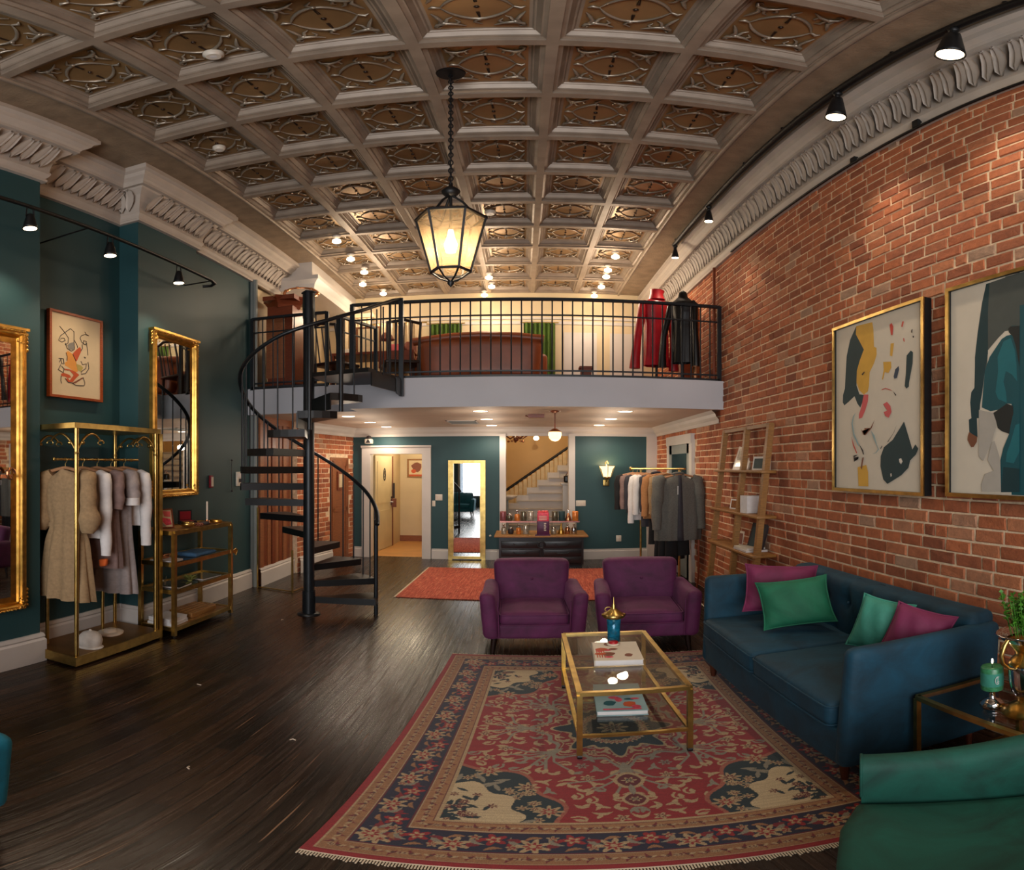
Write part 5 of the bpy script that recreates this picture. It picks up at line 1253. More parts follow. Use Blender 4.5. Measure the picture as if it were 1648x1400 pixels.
bk((-2.78, 4.1, .8), (.2, .2, .016), 'paper', 'slim white book at the near end of the third brass shelf', R(3)); one('box', MB().rbox((0, 0, .025), (.07, .09, .05), .012), 'copper', 'small copper trinket box on the slim white book', 'box', (-2.83, 4.13, .8165))
one('folded_cloth', MB().rbox((0, 0, .022), (.2, .36, .04), .018, fn=lambda p: (p.x, p.y, p.z*(1+.25*sin(p.y*30)))), 'bluecloth', 'folded denim blue cloth on the third brass shelf', 'cloth', (-2.76, 4.55, .8))
bk((-2.76, 4.18, .51), (.22, .24, .02), 'silver', 'glossy magazine at the near end of the second brass shelf', R(8), cover='silver'); bk((-2.76, 4.66, .51), (.2, .3, .016), 'smoke', 'dark glossy magazine at the far end of the second brass shelf', R(-4), cover='smoke')
m = MB(); r = random.Random(3)
for i in range(22):
    a = r.uniform(0, 6.28); l = r.uniform(.04, .09); h = r.uniform(.02, .08); m.add([(0, 0, .01), (l*.5*cos(a)+.015*sin(a), l*.5*sin(a)-.015*cos(a), h*.8), (l*cos(a), l*sin(a), h), (l*.5*cos(a)-.015*sin(a), l*.5*sin(a)+.015*cos(a), h*.8)], [(0, 1, 2, 3)], 0)
m.lathe([(.02, 0), (.025, .015), (.0, .015)], n=8); one('leaf_sprig', m, 'leafy', 'olive green leafy sprig on the second brass shelf', 'plant', (-2.76, 4.43, .51))
one('glass_tumbler', MB().lathe([(.03, 0), (.036, .09), (.034, .09), (.028, .005)], n=18), 'glass', 'clear glass tumbler behind the glossy magazine', 'glass', (-2.89, 4.2, .511))
t = thing('framed_photo', 'small wood framed pink and cream card leaning on the brass shelf top', 'picture', (-2.83, 4.14, 1.137), R(58))
X_ = Matrix.Rotation(R(-14), 4, 'X'); m = MB(); m.X = X_
for a in ((-.09, 0, .09, .014), (-.09, .196, .09, .21), (-.09, .014, -.076, .196), (.076, .014, .09, .196)): m.box(a[0], -.008, a[1], a[2], .008, a[3])
m.build('picture_frame', 'mahog', t); m = MB(); m.X = X_; m.box(-.078, -.004, .012, .078, .004, .198, 0)
m.poly([(-.02, -.005, .12), (.06, -.005, .1), (.07, -.005, .04), (.02, -.005, .03), (-.01, -.005, .07)], 1); m.poly([(.0, -.0055, .185), (.07, -.0055, .18), (.065, -.0055, .12), (.01, -.0055, .13)], 2); m.poly([(-.07, -.005, .05), (-.01, -.005, .06), (.02, -.005, .02), (-.07, -.005, .016)], 3)
for i in range(6): m.box(-.07, -.0052, .17-.014*i, -.03, -.005, .174-.014*i, 2)
m.build('print', ['artpaper2', 'pinkbag', 'a_pink', 'a_greyb'], t)
t = thing('jewellery_box', 'open black jewellery box lined in red on the brass shelf top', 'box', (-2.86, 4.55, 1.137), R(62))
MB().box(-.07, -.05, 0, .07, .05, .04).build('box_base', 'black', t); m = MB(); m.box(-.07, .045, .04, .07, .055, .16); m.build('box_lid', 'black', t); MB().box(-.055, .038, .05, .055, .045, .145).box(-.06, -.04, .04, .06, .04, .043).build('lining', 'maroon', t)
one('bracelet', MB().tube([(.035*cos(i*.52), .035*sin(i*.52), .035) for i in range(12)], .03, 6, closed=True), 'brass', 'chunky gold cuff beside the framed card on the shelf top', 'bracelet', (-2.72, 4.33, 1.137))
m = MB()
for i in range(9): a = i*.7; m.tube([(.034*cos(a)+.012*cos(b_), .034*sin(a), .02+.012*sin(b_)) for b_ in [q*PI/4 for q in range(8)]], .006, 5, closed=True)
one('beaded_bracelet', m, 'a_brown', 'dark beaded bracelets in front of the jewellery box', 'bracelet', (-2.70, 4.47, 1.137)); one('beaded_bracelet', MB().tube([(.032*cos(i*.52), .032*sin(i*.52), .024) for i in range(12)], .018, 6, closed=True), 'a_ink', 'black beaded bracelet between the gold cuff and the dark beads', 'bracelet', (-2.69, 4.56, 1.137))
one('bangle', MB().tube([(.05*cos(i*.52), .03*sin(i*.52), .024) for i in range(12)], .02, 6, closed=True), 'gold', 'shiny gold bangle at the far end of the shelf top', 'bracelet', (-2.70, 4.78, 1.137))
t = thing('display_stick', 'thin pale stick on a round copper foot on the shelf top', 'ornament', (-2.72, 4.66, 1.137)); MB().lathe([(.03, 0), (.03, .03), (.012, .05)], n=16).build('foot', 'copper', t); MB().cyl((0, 0, .03), (0, 0, .26), .009).build('stick', 'porc', t)
one('wall_ornament', MB().add([(0, 0, 0), (.0, .09, .03), (.0, .12, -.0), (.0, .09, -.06), (0, .05, -.03)], [(0, 1, 2, 3, 4)]).tube([(0, 0, 0), (.0, .09, .03), (.0, .12, 0), (.0, .09, -.06)], .004), 'gold', 'small gold leaf hook at the far end of the brass shelf', 'ornament', (-2.62, 4.94, .78))
# fittings on the teal wall by the stair
t = thing('wall_switch', 'white intercom plate on the teal wall beside the stair', 'switch', (-3.05, 5.9, 1.62)); MB().rbox((.012, 0, 0), (.022, .12, .2), .008).build('plate', 'plastic', t); MB().rbox((.03, .01, -.02), (.02, .05, .05), .006).build('button', 'a_ink', t); MB().box(.022, -.045, .03, .026, .045, .08).build('grille', 'paper', t)
one('handset', MB().rbox((.015, 0, 0), (.03, .05, .16), .008).box(.03, -.02, -.06, .033, .02, .06, 1), ['maroon', 'porc'], 'narrow maroon handset on the teal wall right of the gilt mirror', 'phone', (-3.05, 5.28, 1.6))
m = MB().tube([(.02, 0, .22), (.015, 0, 0), (.02, 0, -.2)], .003); m.ball((.02, 0, .22), .012); m.ball((.02, 0, -.2), .014); one('pull_cord', m, 'a_ink', 'thin dark cord with two small knobs on the teal wall', 'cord', (-3.05, 5.72, 1.66))
# slender brass stand
t = thing('garment_stand', 'slender brass floor stand beside the wood panelling, behind the stair', 'stand', (-2.62, 6.25, 0))
K_('post', MB().bar((-2.95, 6.2, 0), (-2.95, 6.2, 1.2), .014)); K_('post', MB().bar((-2.48, 6.1, .0), (-2.48, 6.1, .62), .02)); K_('base_bar', MB().bar((-2.95, 6.2, .015), (-2.48, 6.1, .015), .016)); K_('base_bar', MB().bar((-2.48, 6.1, .015), (-2.44, 6.5, .015), .014)); K_('post', MB().bar((-2.44, 6.5, .0), (-2.46, 6.45, .62), .012))

# ---------------------------------------------------------------- far end: dresser and its goods
t = thing('dresser', 'low black dresser in front of the staircase opening', 'dresser', (.24, 8.55, 0))
def D_(n_, mb, mat='blackpaint'): return mb.build(n_, mat, t, world=True)
D_('body', MB().box(-.34, 8.26, .05, .83, 8.9, .55)); D_('top', MB().rbox((.245, 8.57, .565), (1.3, .72, .03), .008), 'oak')
D_('plinth', MB().box(-.32, 8.28, 0, .81, 8.88, .05))
for cx in (-.045, .535):
    for z in (.42, .27, .13):
        m = MB().rbox((cx, 8.255, z), (.53, .03, .12), .008, 0, 2, 1); dw = D_('drawer', m)
        k = MB().tube([(cx-.1, 8.235, z+.02), (cx-.06, 8.215, z-.01), (cx+.06, 8.215, z-.01), (cx+.1, 8.235, z+.02)], .008).build('handle', 'iron', t, world=True); k.parent = dw
D_('carving', MB().tube([(.245+.05*cos(a), 8.23, .42+.06*sin(a)) for a in [i*PI/5 for i in range(10)]], .012, 6, closed=True).cyl((.245, 8.235, .06), (.245, 8.235, .36), .012))
# two tier clear riser with goods
t = thing('display_riser', 'clear two tier riser with rose-gold edges on the black dresser', 'display stand', (.22, 8.5, .58))
for x in (-.3, .08, .4, .74): D_('riser_leg', MB().box(x-.006, 8.36, .58, x+.006, 8.62, .81), 'glass')
D_('riser_shelf', MB().box(-.33, 8.34, .81, .78, 8.64, .82), 'glass'); D_('riser_edge', MB().bar((-.33, 8.335, .815), (.78, 8.335, .815), .016, .022), 'rose')
kinds = {'can': [(.042, 0), (.045, .01), (.045, .16), (.04, .172), (.0, .174)], 'bottle': [(.036, 0), (.04, .01), (.04, .1), (.03, .125), (.013, .14), (.013, .17), (.018, .172), (.018, .19), (0, .19)], 'jar': [(.03, 0), (.042, .02), (.044, .07), (.036, .1), (.03, .105), (.034, .11), (.034, .13), (0, .132)], 'flask': [(.05, 0), (.052, .01), (.03, .09), (.012, .14), (.012, .2), (.0, .2)]}
items = [(-.29, .82, 'can', 'rosepk', 'tall rose-coloured tin at the left end of the riser'), (-.2, .82, 'jar', 'smoke', 'smoky jar next to the rose-coloured tin'), (-.09, .82, 'bottle', 'amber', 'amber bottle on the upper tier, left half'), (.0, .82, 'can', 'smoke', 'smoky glass cylinder on the upper tier, left of the pink carton'),
         (.1, .82, 'can', 'clearish', 'pearly cylinder on the upper tier just left of the pink carton'), (.44, .82, 'can', 'smoke', 'dark mirrored cylinder on the upper tier, right of the pink carton'), (.54, .82, 'can', 'a_teal', 'dark green cylinder on the upper tier'), (.63, .82, 'flask', 'copper', 'copper flask on the upper tier'), (.73, .82, 'can', 'amber', 'amber cylinder at the right end of the upper tier'),
         (-.28, .58, 'bottle', 'clearish', 'pale bottle at the left end under the riser'), (-.18, .58, 'jar', 'a_ink', 'round black jar under the riser'), (-.07, .58, 'bottle', 'amber', 'orange bottle under the riser, left half'), (.03, .58, 'can', 'clearish', 'silvery cylinder under the riser, left of the pink carton'), (.42, .58, 'jar', 'clearish', 'white jar under the riser, right of the pink carton'), (.53, .58, 'flask', 'gold', 'yellow glass flask under the riser'), (.62, .58, 'bottle', 'copper', 'copper bottle under the riser'), (.71, .58, 'bottle', 'silver', 'silver bottle at the right end under the riser')]
for x, z, k, fab, lab in items:
    pf = kinds[k]; sc_ = 1 if z > .8 else .95
    t = thing('cosmetic_'+{'can': 'tin'}.get(k, k), lab, {'can': 'tin'}.get(k, k), (x, 8.45, z)); q = 3 if k != 'can' else 4
    MB().lathe([(a*sc_, b*sc_) for a, b in pf[:q+1]], n=16, cap=False).lathe([(0, 0), (pf[0][0]*sc_, 0)], n=16, cap=False).build('container', fab, t)
    MB().lathe([(a*sc_*1.02, b*sc_) for a, b in pf[q:]], n=16).build('lid', 'silver' if fab != 'gold' else 'gold', t)
t = thing('gift_carton', 'pink and violet gift carton standing in the middle of the dresser', 'box', (.27, 8.28, .58))
m = MB().rbox((0, .0, .13), (.17, .1, .26), .008, 0, 1, 2, fn=lambda p: (p.x*(1-.1*(p.z+.13)), p.y, p.z)); m.box(-.11, -.06, 0, .1, .05, .018); m.build('carton_base', 'violet', t)
m = MB().rbox((0, .0, .33), (.16, .1, .16), .012, 0, 2, 2); m.build('carton_top', 'pinkbag', t); m = MB()
for i, x in enumerate((-.05, 0, .045)): m.ball((x, 0, .425), .03, 0, 8, 1, .8, .6)
m.build('ribbon', 'a_pink', t)
m = MB()
for i in range(5): m.box(.01, -.0505, .09+.03*i, .04-.006*(i % 2), -.0515, .105+.03*i)
for j in range(3): m.box(-.06, -.0512, .28+.028*j, .05, -.052, .29+.028*j)
m.build('label_marks', 'artpaper', t)['kind'] = 'stuff'
# sconce, switches
t = thing('wall_sconce', 'lit brass and glass wall sconce on the right teal panel', 'wall lamp', (1.24, 8.98, 1.5))
MB().rbox((0, -.01, -.02), (.09, .03, .12), .008).build('back_plate', 'brass', t); MB().tube([(0, -.02, .0), (0, -.1, .02), (0, -.13, .08)], .01).build('arm', 'brass', t)
m = MB().lathe([(.05, .08), (.062, .14), (.085, .24), (.12, .3)], (0, -.13, 0), 4, cap=False); m.build('glass_shade', 'lampglass', t)
m = MB().lathe([(.12, .3), (.135, .305), (.115, .31)], (0, -.13, 0), 4, cap=False); m.lathe([(.04, .06), (.055, .08), (.05, .1)], (0, -.13, 0), 8)
for a in range(4): m.bar((.062*cos(a*PI/2), -.13+.062*sin(a*PI/2), .1), (.118*cos(a*PI/2), -.13+.118*sin(a*PI/2), .3), .008)
m.tube([(0, -.13, .3), (-.03, -.13, .36), (.0, -.13, .4), (.02, -.13, .35)], .008); m.build('shade_frame', 'brass', t)
def plate(n_, label, cat, x, z, w_, h_, k):
    t = thing(n_, label, cat, (x, 9.0, z)); MB().rbox((0, -.006, 0), (w_, .012, h_), .004, 0, 1, 1).build('plate', 'plastic', t)
    for i in range(k): MB().box(-.008+(i-(k-1)/2)*.035, -.018, -.02, .008+(i-(k-1)/2)*.035, -.012, .02).build('toggle' if cat == 'switch' else 'socket', 'porc', t)
plate('light_switch', 'double light switch between the door and the brass floor mirror', 'switch', -1.28, 1.2, .11, .12, 2); plate('light_switch', 'single light switch close to the white door frame', 'switch', -1.36, 1.08, .05, .11, 1)
plate('light_switch', 'triple light switch left of the sconce', 'switch', .86, 1.09, .15, .11, 3); plate('wall_outlet', 'white outlet low on the right teal panel', 'outlet', 1.44, .4, .08, .12, 1)
t = thing('door_knob', 'small white knob on the teal wall right of the brass floor mirror', 'knob', (-.5, 9.0, .47)); MB().ball((0, -.035, 0), .02, 0, 8).build('knob', 'plastic', t); MB().cyl((0, 0, 0), (0, -.03, 0), .008).build('shank', 'brass', t)
t = thing('security_camera', 'small white camera with a dark lens above the left door', 'camera', (-2.36, 8.99, 2.28)); MB().rbox((0, -.06, 0), (.12, .1, .1), .02).build('housing', 'plastic', t); MB().ball((0, -.06, .07), .045).build('dome', 'a_ink', t); MB().add([(-.04, -.112, -.03), (.04, -.112, -.03), (0, -.112, .05)], [(0, 1, 2)]).build('lens', 'a_ink', t)
# hall picture
t = thing('hall_picture', 'small framed figure picture on the hallway wall', 'picture', (-2.0, 11.1, 1.75)); m = MB()
for a in ((-.18, -.22, .18, -.19), (-.18, .19, .18, .22), (-.18, -.19, -.15, .19), (.15, -.19, .18, .19)): m.box(a[0], -.03, a[1], a[2], 0, a[3])
m.build('picture_frame', 'oak', t); m = MB().box(-.16, -.012, -.2, .16, -.004, .2); m.poly([(.09*cos(i*.7)*(1+.3*sin(i*2)), -.013, .02+.12*sin(i*.7)) for i in range(9)], 1); m.poly([(-.06+.05*cos(i*.9), -.0135, -.07+.05*sin(i*.9)) for i in range(7)], 2); m.box(-.15, -.0135, -.19, .15, -.013, -.15, 2); m.build('print', ['artpaper2', 'a_brown', 'a_rust'], t)
t = thing('wall_bracket', 'dark vertical door handle and lock plate on the hallway wall', 'handle', (-2.3, 10.4, 1.1)); MB().box(0, -.03, -.02, .03, .0, .32).build('bar', 'a_ink', t); MB().box(-.02, -.035, -.22, .06, 0, -.03).build('lock_plate', 'a_brown', t)

# ---------------------------------------------------------------- stairwell beyond
t = thing('staircase', 'white painted straight staircase seen through the wide opening', 'staircase', (.8, 10.6, 0))
for k in range(0, 13):
    z = .17*(k+1); x0_ = -1.05+.19*k+.0; y0_ = 10.15+.10*k
    MB().box(max(-1.05, x0_), y0_, z-.17, 1.9, 12.39, z-.02).box(max(-1.05, x0_)-.01, y0_-.03, z-.03, 1.9, 12.39, z, 1).build('step', ['doorgrey', 'white'] if 0 else ['white', 'cornice'], t, world=True)
P = lambda k, dz=0, dy=0: (-1.12+.19*k, 11.0+dy, .17*k+dz)
for k in range(1, 13): D_('stringer', MB().box(-1.05+.19*(k-1)-.03, 10.15+.1*k-.04, .17*k-.17, -1.05+.19*k, 10.2+.1*k, .17*k+.12), 'white')
D_('handrail', MB().tube([(-.6, 11.6, .98), (.2, 11.6, 1.68), (1.4, 11.6, 2.72)], .03), 'ironsat')
for k in range(24): D_('baluster', MB().box(-.6+.085*k, 11.58, .3+.0744*k, -.53+.085*k, 11.61, .96+.0744*k), 'ivory')
t = thing('chandelier', 'small dark leafy chandelier at the top left of the stair opening', 'chandelier', (-.12, 9.4, 2.67))
m = MB(); m.cyl((0, 0, 1.2), (0, 0, -.2), .008)
for i in range(7):
    a = i*.9; m.tube([(0, 0, -.25), (.1*cos(a), .1*sin(a), -.33), (.17*cos(a), .17*sin(a), -.27)], .012); m.ball((.17*cos(a), .17*sin(a), -.25), .03, 0, 6)
m.ball((0, 0, -.34), .045, 0, 8); m.build('chandelier_arms', 'mahog', t); m = MB()
for i in range(5): a = i*1.26+.4; m.ball((.12*cos(a), .12*sin(a), -.38), .022, 0, 6)
m.build('crystal_drop', 'copper', t)['kind'] = 'stuff'
t = thing('ceiling_globe', 'small round lit globe on the yellow stairwell wall', 'light', (.25, 11.9, 2.5)); MB().ball((0, 0, 0), .055).build('bulb', 'bulb', t); MB().cyl((0, 0, .05), (0, .48, .05), .01).build('arm', 'brass', t)
t = thing('handbag', 'small dark handbag on a white post at the foot of the stairs', 'bag', (.74, 9.85, 1.45)); MB().rbox((0, 0, .08), (.16, .1, .15), .03).build('bag_body', 'coatdark', t); MB().tube([(-.05, 0, .15), (0, 0, .24), (.05, 0, .15)], .008).build('handle', 'a_brown', t)
one('pedestal', MB().box(-.1, -.08, 0, .1, .08, 1.41).rbox((0, 0, 1.43), (.26, .2, .04), .01), 'white', 'square white post at the foot of the stairs, under the handbag', 'post', (.74, 9.85, 0))
t = thing('round_table', 'small round pale pedestal table at the foot of the stairs', 'table', (-.27, 9.75, 0)); MB().lathe([(.02, .0), (.16, .01), (.03, .05), (.025, 1.1)][1:], n=20).build('pedestal', 'doorgrey', t); MB().lathe([(.06, 1.1), (.16, 1.16), (.17, 1.2), (.0, 1.21)], n=24).build('tabletop', 'porc', t)

# ---------------------------------------------------------------- clothes rail on the right
t = thing('clothes_rail', 'brass clothes rail of jackets in front of the grey side door', 'clothes rack', (1.72, 7.1, 0))
ra, rb = Vector((1.42, 7.8, 1.76)), Vector((1.77, 6.42, 1.76)); dd = (rb-ra)
m = MB().tube([ra-dd*.02+Vector((0, 0, -.03)), ra+Vector((-.02, 0, .01)), ra, rb], .014, 8); m.ball(ra, .025, 0, 8); K_('hanging_rod', m)
for q in (.12, .84):
    p = ra+dd*q; K_('post', MB().cyl((p.x+.05, p.y, 0), (p.x+.05, p.y, 1.76), .014)); K_('foot', MB().bar((p.x-.12, p.y+.03, .012), (p.x+.16, p.y-.03, .012), .022))
K_('base_bar', MB().bar(ra+dd*.12+Vector((.05, 0, -1.72)), ra+dd*.84+Vector((.05, 0, -1.72)), .016))
one('bollard', MB().cyl((0, 0, 0), (0, 0, .3), .06, 18).lathe([(.062, .28), (.06, .31), (0, .312)], n=18), 'white', 'short white round post beneath the hanging jackets', 'post', (1.78, 7.35, 0))
RA = R(14)
gs = [('black jacket at the far left end of the clothes rail', 'black', .5, .22, .52, None, 'jacket'), ('mauve-beige coat next to the black jacket', 'mauve', .48, .2, .5, None, 'coat'), ('dark brown coat half hidden by the white shirts', 'charcoal', .62, .2, .5, None, 'coat'),
      ('white shirt, first of two on the clothes rail', 'linen', .72, .2, .7, None, 'shirt'), ('pale lilac shirt, right of the white one on the clothes rail', 'linen', .6, .21, .55, None, 'shirt'), ('dark collared jacket behind the camel coat', 'charcoal', .8, .18, .5, None, 'jacket'),
      ('camel wool coat in the middle of the clothes rail', 'camel', .66, .22, .55, None, 'coat'), ('olive brown ruffled jacket right of the camel coat', 'tan', .6, .19, .5, None, 'jacket')]
for i, (lab, fab, L_, w_, sl, op, nm_) in enumerate(gs):
    q = .03+.095*i; p = ra+dd*q
    hanger((p.x, p.y, p.z), RA, 'wooden hanger holding the '+lab.split(',')[0].split(' on ')[0].split(' in the')[0].split(' at the')[0], 'hangers on the right clothes rail')
    garment(lab, (p.x, p.y, p.z), RA, fab, L_, w_, .01, sl, .12, nm_, nm_, 20+i, collar=(i == 5))
p = ra+dd*.93; hanger((p.x, p.y, p.z), R(4), 'wooden hanger holding the charcoal grey jacket nearest the camera', 'hangers on the right clothes rail')
g = garment('large charcoal grey open jacket nearest on the clothes rail', (p.x-.03, p.y, p.z), R(4), 'greywool', .93, .245, .02, .7, .1, 'jacket', 'jacket', 41, sw=.075, open_='charcoal', collar=True, depth=.07)
MB().box(-.03, -.085, -.36, .005, -.078, -.24).build('price_tag', 'paper', g)
for i, (q, z0_, w_) in enumerate(((.78, .42, .17), (.7, .3, .16), (.6, .62, .16), (.88, .5, .14))):
    p = ra+dd*q; m = MB()
    for s_ in (-1, 1): m.tube([(s_*w_*.45, 0, .95-z0_+.2), (s_*w_*.5, 0, .5), (s_*w_*.55, 0, 0)], [.07, .075, .085], 12)
    m.tube([(0, 0, .95-z0_+.16), (0, 0, 1.0-z0_+.2)], w_*.7, 12)
    m.v = [(p_[0], p_[1]*.45, p_[2]) for p_ in m.v]
    one('trousers', m, 'black', ['black trousers hanging below the olive jacket', 'long black trousers reaching lowest on the rail', 'dark trousers under the camel coat', 'black trousers under the grey jacket'][i], 'trousers', (p.x, p.y, z0_), RA)

# ---------------------------------------------------------------- leaning oak ladder shelf
t = thing('ladder_shelf', 'leaning honey oak ladder shelf against the brick wall', 'shelf', (1.85, 5.05, 0))
def LX_(z): return 1.77+.2*z/2.25
for y, w_ in ((5.62, .045), (5.02, .045), (4.5, .05)): K_('ladder_post', MB().bar((LX_(0), y, 0), (LX_(2.24), y, 2.24), w_, .05), 'oak')
K_('top_rail', MB().bar((LX_(2.23), 5.64, 2.23), (LX_(2.23), 4.48, 2.23), .04, .04), 'oak')
for z in (1.74, 1.27, .86): K_('shelf_board', MB().rbox(((LX_(z)-.05+2.0)/2, 5.07, z), (2.0-LX_(z)+.06, 1.22, .03), .006, 0, 1, 1), 'oak')
def shelf_x(z): return (LX_(z)+1.99)/2
def card(n_, label, cat, y, z, w_, h_, fab, inner, tilt=-12, th=.012, rzz=90):
    t = thing(n_, label, cat, (shelf_x(z)+.01, y, z+.016), R(rzz)); X_ = Matrix.Rotation(R(tilt), 4, 'X')
    m = MB(); m.X = X_; m.box(-w_/2, 0, 0, w_/2, th, h_); m.build('board', fab, t)
    m = MB(); m.X = X_; m.box(-w_*.38, -.002, h_*.12, w_*.38, 0, h_*.85); m.build('face', inner, t); return t
card('leaning_frame', 'large pale framed print leaning on the top shelf of the oak ladder', 'picture', 5.22, 1.74, .26, .34, 'porc', 'clearish', -16, .02, -78)
card('small_frame', 'white framed dark picture in front of others on the top oak shelf', 'picture', 4.78, 1.74, .2, .15, 'paper', 'a_teal', -8, .012, -82); card('small_frame', 'white picture frame standing on edge at the right of the top oak shelf', 'picture', 4.62, 1.74, .08, .16, 'paper', 'porc', -4, .03, -82)
card('greeting_card', 'white and copper card on the middle oak shelf', 'card', 5.3, 1.27, .2, .12, 'paper', 'copper', -8, .006, -82)
bx_ = one('gift_box', MB().box(-.08, -.06, 0, .08, .06, .19), 'linen', 'square white box on the middle oak shelf', 'box', (shelf_x(1.27), 4.84, 1.286), R(8)); card('greeting_card', 'small dark card beside the white box', 'card', 4.64, 1.27, .06, .12, 'paper', 'a_brown', -6, .01, -82)
card('photo_card', 'small portrait card on the lowest oak shelf', 'card', 5.12, .86, .1, .17, 'porc', 'a_brown', -8, .006, -82); card('portfolio', 'dark teal portfolio with a light stripe on the lowest oak shelf', 'folder', 4.78, .86, .24, .3, 'a_ink', 'a_teal', -14, .02, -80)
bk((shelf_x(.86)-.01, 4.8, .876), (.2, .3, .02), 'paper', 'white book lying in front of the teal portfolio'); bk((shelf_x(.86)-.01, 4.82, .896), (.18, .24, .018), 'artpaper', 'cream book lying on the white book before the teal portfolio', R(6), cover='artpaper')
m = MB().tube([(1.72, 5.72, .86), (1.72, 5.72, .4), (1.70, 5.8, 0.02)], .01); one('iron_rod', m, 'mahog', 'thin dark rod leaning at the left foot of the oak ladder shelf', 'rod')
m = MB().tube([(1.75, 7.2, .01), (1.72, 6.5, .01), (1.76, 5.9, .012), (1.72, 5.2, .01), (1.5, 4.5, .01), (1.3, 4.1, .01)], .007); one('cable', m, 'plastic', 'pale cable lying on the floor behind the plum armchair', 'cable')
# crumbs of pale debris and a cable end on the planks
r = random.Random(9)
for i, (x, y, lab) in enumerate(((-1.05, 2.55, 'white speck on the dark floor nearest the middle of the planks'), (-2.1, 4.9, 'pale curled scrap on the floor before the stair pole'), (-1.28, 2.05, 'white paper scrap on the floor, left of the persian rug'), (-1.85, 3.1, 'tiny white scrap on the floor before the brass shelf'))):
    one('paper_scrap', MB().tube([(0, 0, .004), (.012, .01, .008), (.028, .004, .005)], .004, 5), 'porc', lab, 'scrap', (x, y, 0), i)
# ---------------------------------------------------------------- upper floor
def V_(n_, mb, mat): return mb.build(n_, mat, t, world=True)
t = thing('leather_sofa', 'brown leather sofa seen from behind on the mezzanine', 'sofa', (-.53, 7.5, ZM))
V_('backrest', MB().rbox((-.53, 7.22, ZM+.52), (1.42, .24, .62), .09, fn=lambda p: (p.x*(1+.12*(p.z+.3)), p.y-.06*(p.z+.3), p.z+.04*cos(p.x*2.2)), mid=8), 'leather')
V_('top_roll', MB().tube([(-1.33, 7.13, 3.74), (-.9, 7.12, 3.8), (-.53, 7.12, 3.82), (-.1, 7.12, 3.8), (.24, 7.13, 3.76)], .065, 12), 'leather')
for x in (-1.25, .19): V_('armrest', MB().rbox((x, 7.6, ZM+.4), (.2, .75, .5), .08), 'leather')
V_('seat', MB().rbox((-.53, 7.62, ZM+.28), (1.3, .7, .26), .06), 'leather')
for x in (-1.2, .14):
    for y in (7.2, 7.9): V_('leg', MB().cyl((x, y, ZM), (x, y, ZM+.16), .03), 'legdk')
for x0_, x1_, lab in ((-1.4, -.92, 'olive green curtain on the left, behind the leather sofa'), (.0, .47, 'olive green curtain on the right of the leather sofa')):
    t = thing('curtain', lab, 'curtain', ((x0_+x1_)/2, 8.86, ZM))
    V_('drape', MB().grid(lambda u, v: (x0_+(x1_-x0_)*u, 8.86+.03*sin(u*46), ZM+.02+1.62*v), 60, 6), 'olivecurt'); V_('curtain_rail', MB().cyl((x0_-.05, 8.86, 4.57), (x1_+.05, 8.86, 4.57), .014), 'brass')
def mannequin(label, loc, fab, rz_, H_, high, kw=1):
    t = thing('dressed_mannequin', label, 'mannequin', loc, rz_)
    MB().lathe([(.16, 0), (.16, .015), (.03, .03)], n=20).build('stand_base', 'ironsat', t); MB().cyl((0, 0, .02), (0, 0, .75), .015).build('stand_pole', 'ironsat', t)
    def body(u, v):
        th = 2*PI*u; z = H_*(1-.78*v); 
        pr = [(0, .0), (.02, .055), (.07, .075), (.11, .08), (.16, .16), (.2, .2), (.3, .19), (.45, .16), (.6, .165), (.85, .17), (1, .18)]
        for (a, b), (c, d) in zip(pr, pr[1:]):
            if v <= c: rr = b+(d-b)*(v-a)/(c-a); break
        f = 1+.09*v*sin(9*th+2*v); return (rr*cos(th)*f*kw, rr*.62*sin(th)*f*kw, z)
    MB().grid(body, 30, 30, closeu=True).build('coat', fab, t)
    for s_ in (-1, 1):
        out = .13 if s_ < 0 else .04
        MB().tube([(s_*.15*kw, 0, H_*.865), (s_*.2*kw, 0, H_*.83), (s_*(.19+out*.4)*kw, -.03, H_*.66), (s_*(.19+out*.8)*kw, -.05, H_*.5), (s_*(.19+out)*kw, -.04, H_*.3), (s_*(.19+out*1.05)*kw, -.03, H_*.18)], [.05*kw, .055*kw, .055*kw, .05*kw, .06*kw, .07*kw], 12).build('sleeve', fab, t)
    if high: MB().tube([(0, 0, H_*.9), (.0, 0, H_*.96), (.01, 0, H_*1.0)], [.1, .075, .085], 14).build('collar', fab, t)
    return t
mannequin('mannequin in a long crimson coat with a tall collar behind the railing', (1.5, 6.65, ZM), 'redcloth', R(14), 1.52, True, .88)
mannequin('mannequin in a black leather coat beside the crimson one', (1.7, 6.25, ZM), 'coatdark', R(-30), 1.4, False, .68)
one('wood_column', MB().box(-.07, -.06, 0, .07, .06, 1.16).box(-.085, -.075, 1.16, .085, .075, 1.2), 'mahog', 'short brown wood column beside the black coat', 'column', (1.93, 7.0, ZM))
one('sequin_drape', MB().grid(lambda u, v: (.05*cos(u*2*PI)*(1+.2*sin(9*v)), .03*sin(u*2*PI), 1.2*v), 12, 14, closeu=True), 'copper', 'shiny copper drape hanging between the black coat and wood column', 'drape', (1.93, 6.5, ZM+.01))
one('floor_lantern', MB().box(-.06, -.06, 0, .06, .06, .32).box(-.08, -.08, .32, .08, .08, .35).box(-.08, -.08, 0, .08, .08, .03), 'a_brown', 'dark square box lamp on the mezzanine floor near the right curtain', 'lantern', (.72, 6.9, ZM))
t = thing('side_table', 'low dark table with small glassware right of the leather sofa', 'side table', (.36, 7.2, ZM)); V_('tabletop', MB().box(.2, 7.05, ZM+.12, .52, 7.35, ZM+.15), 'legdk')
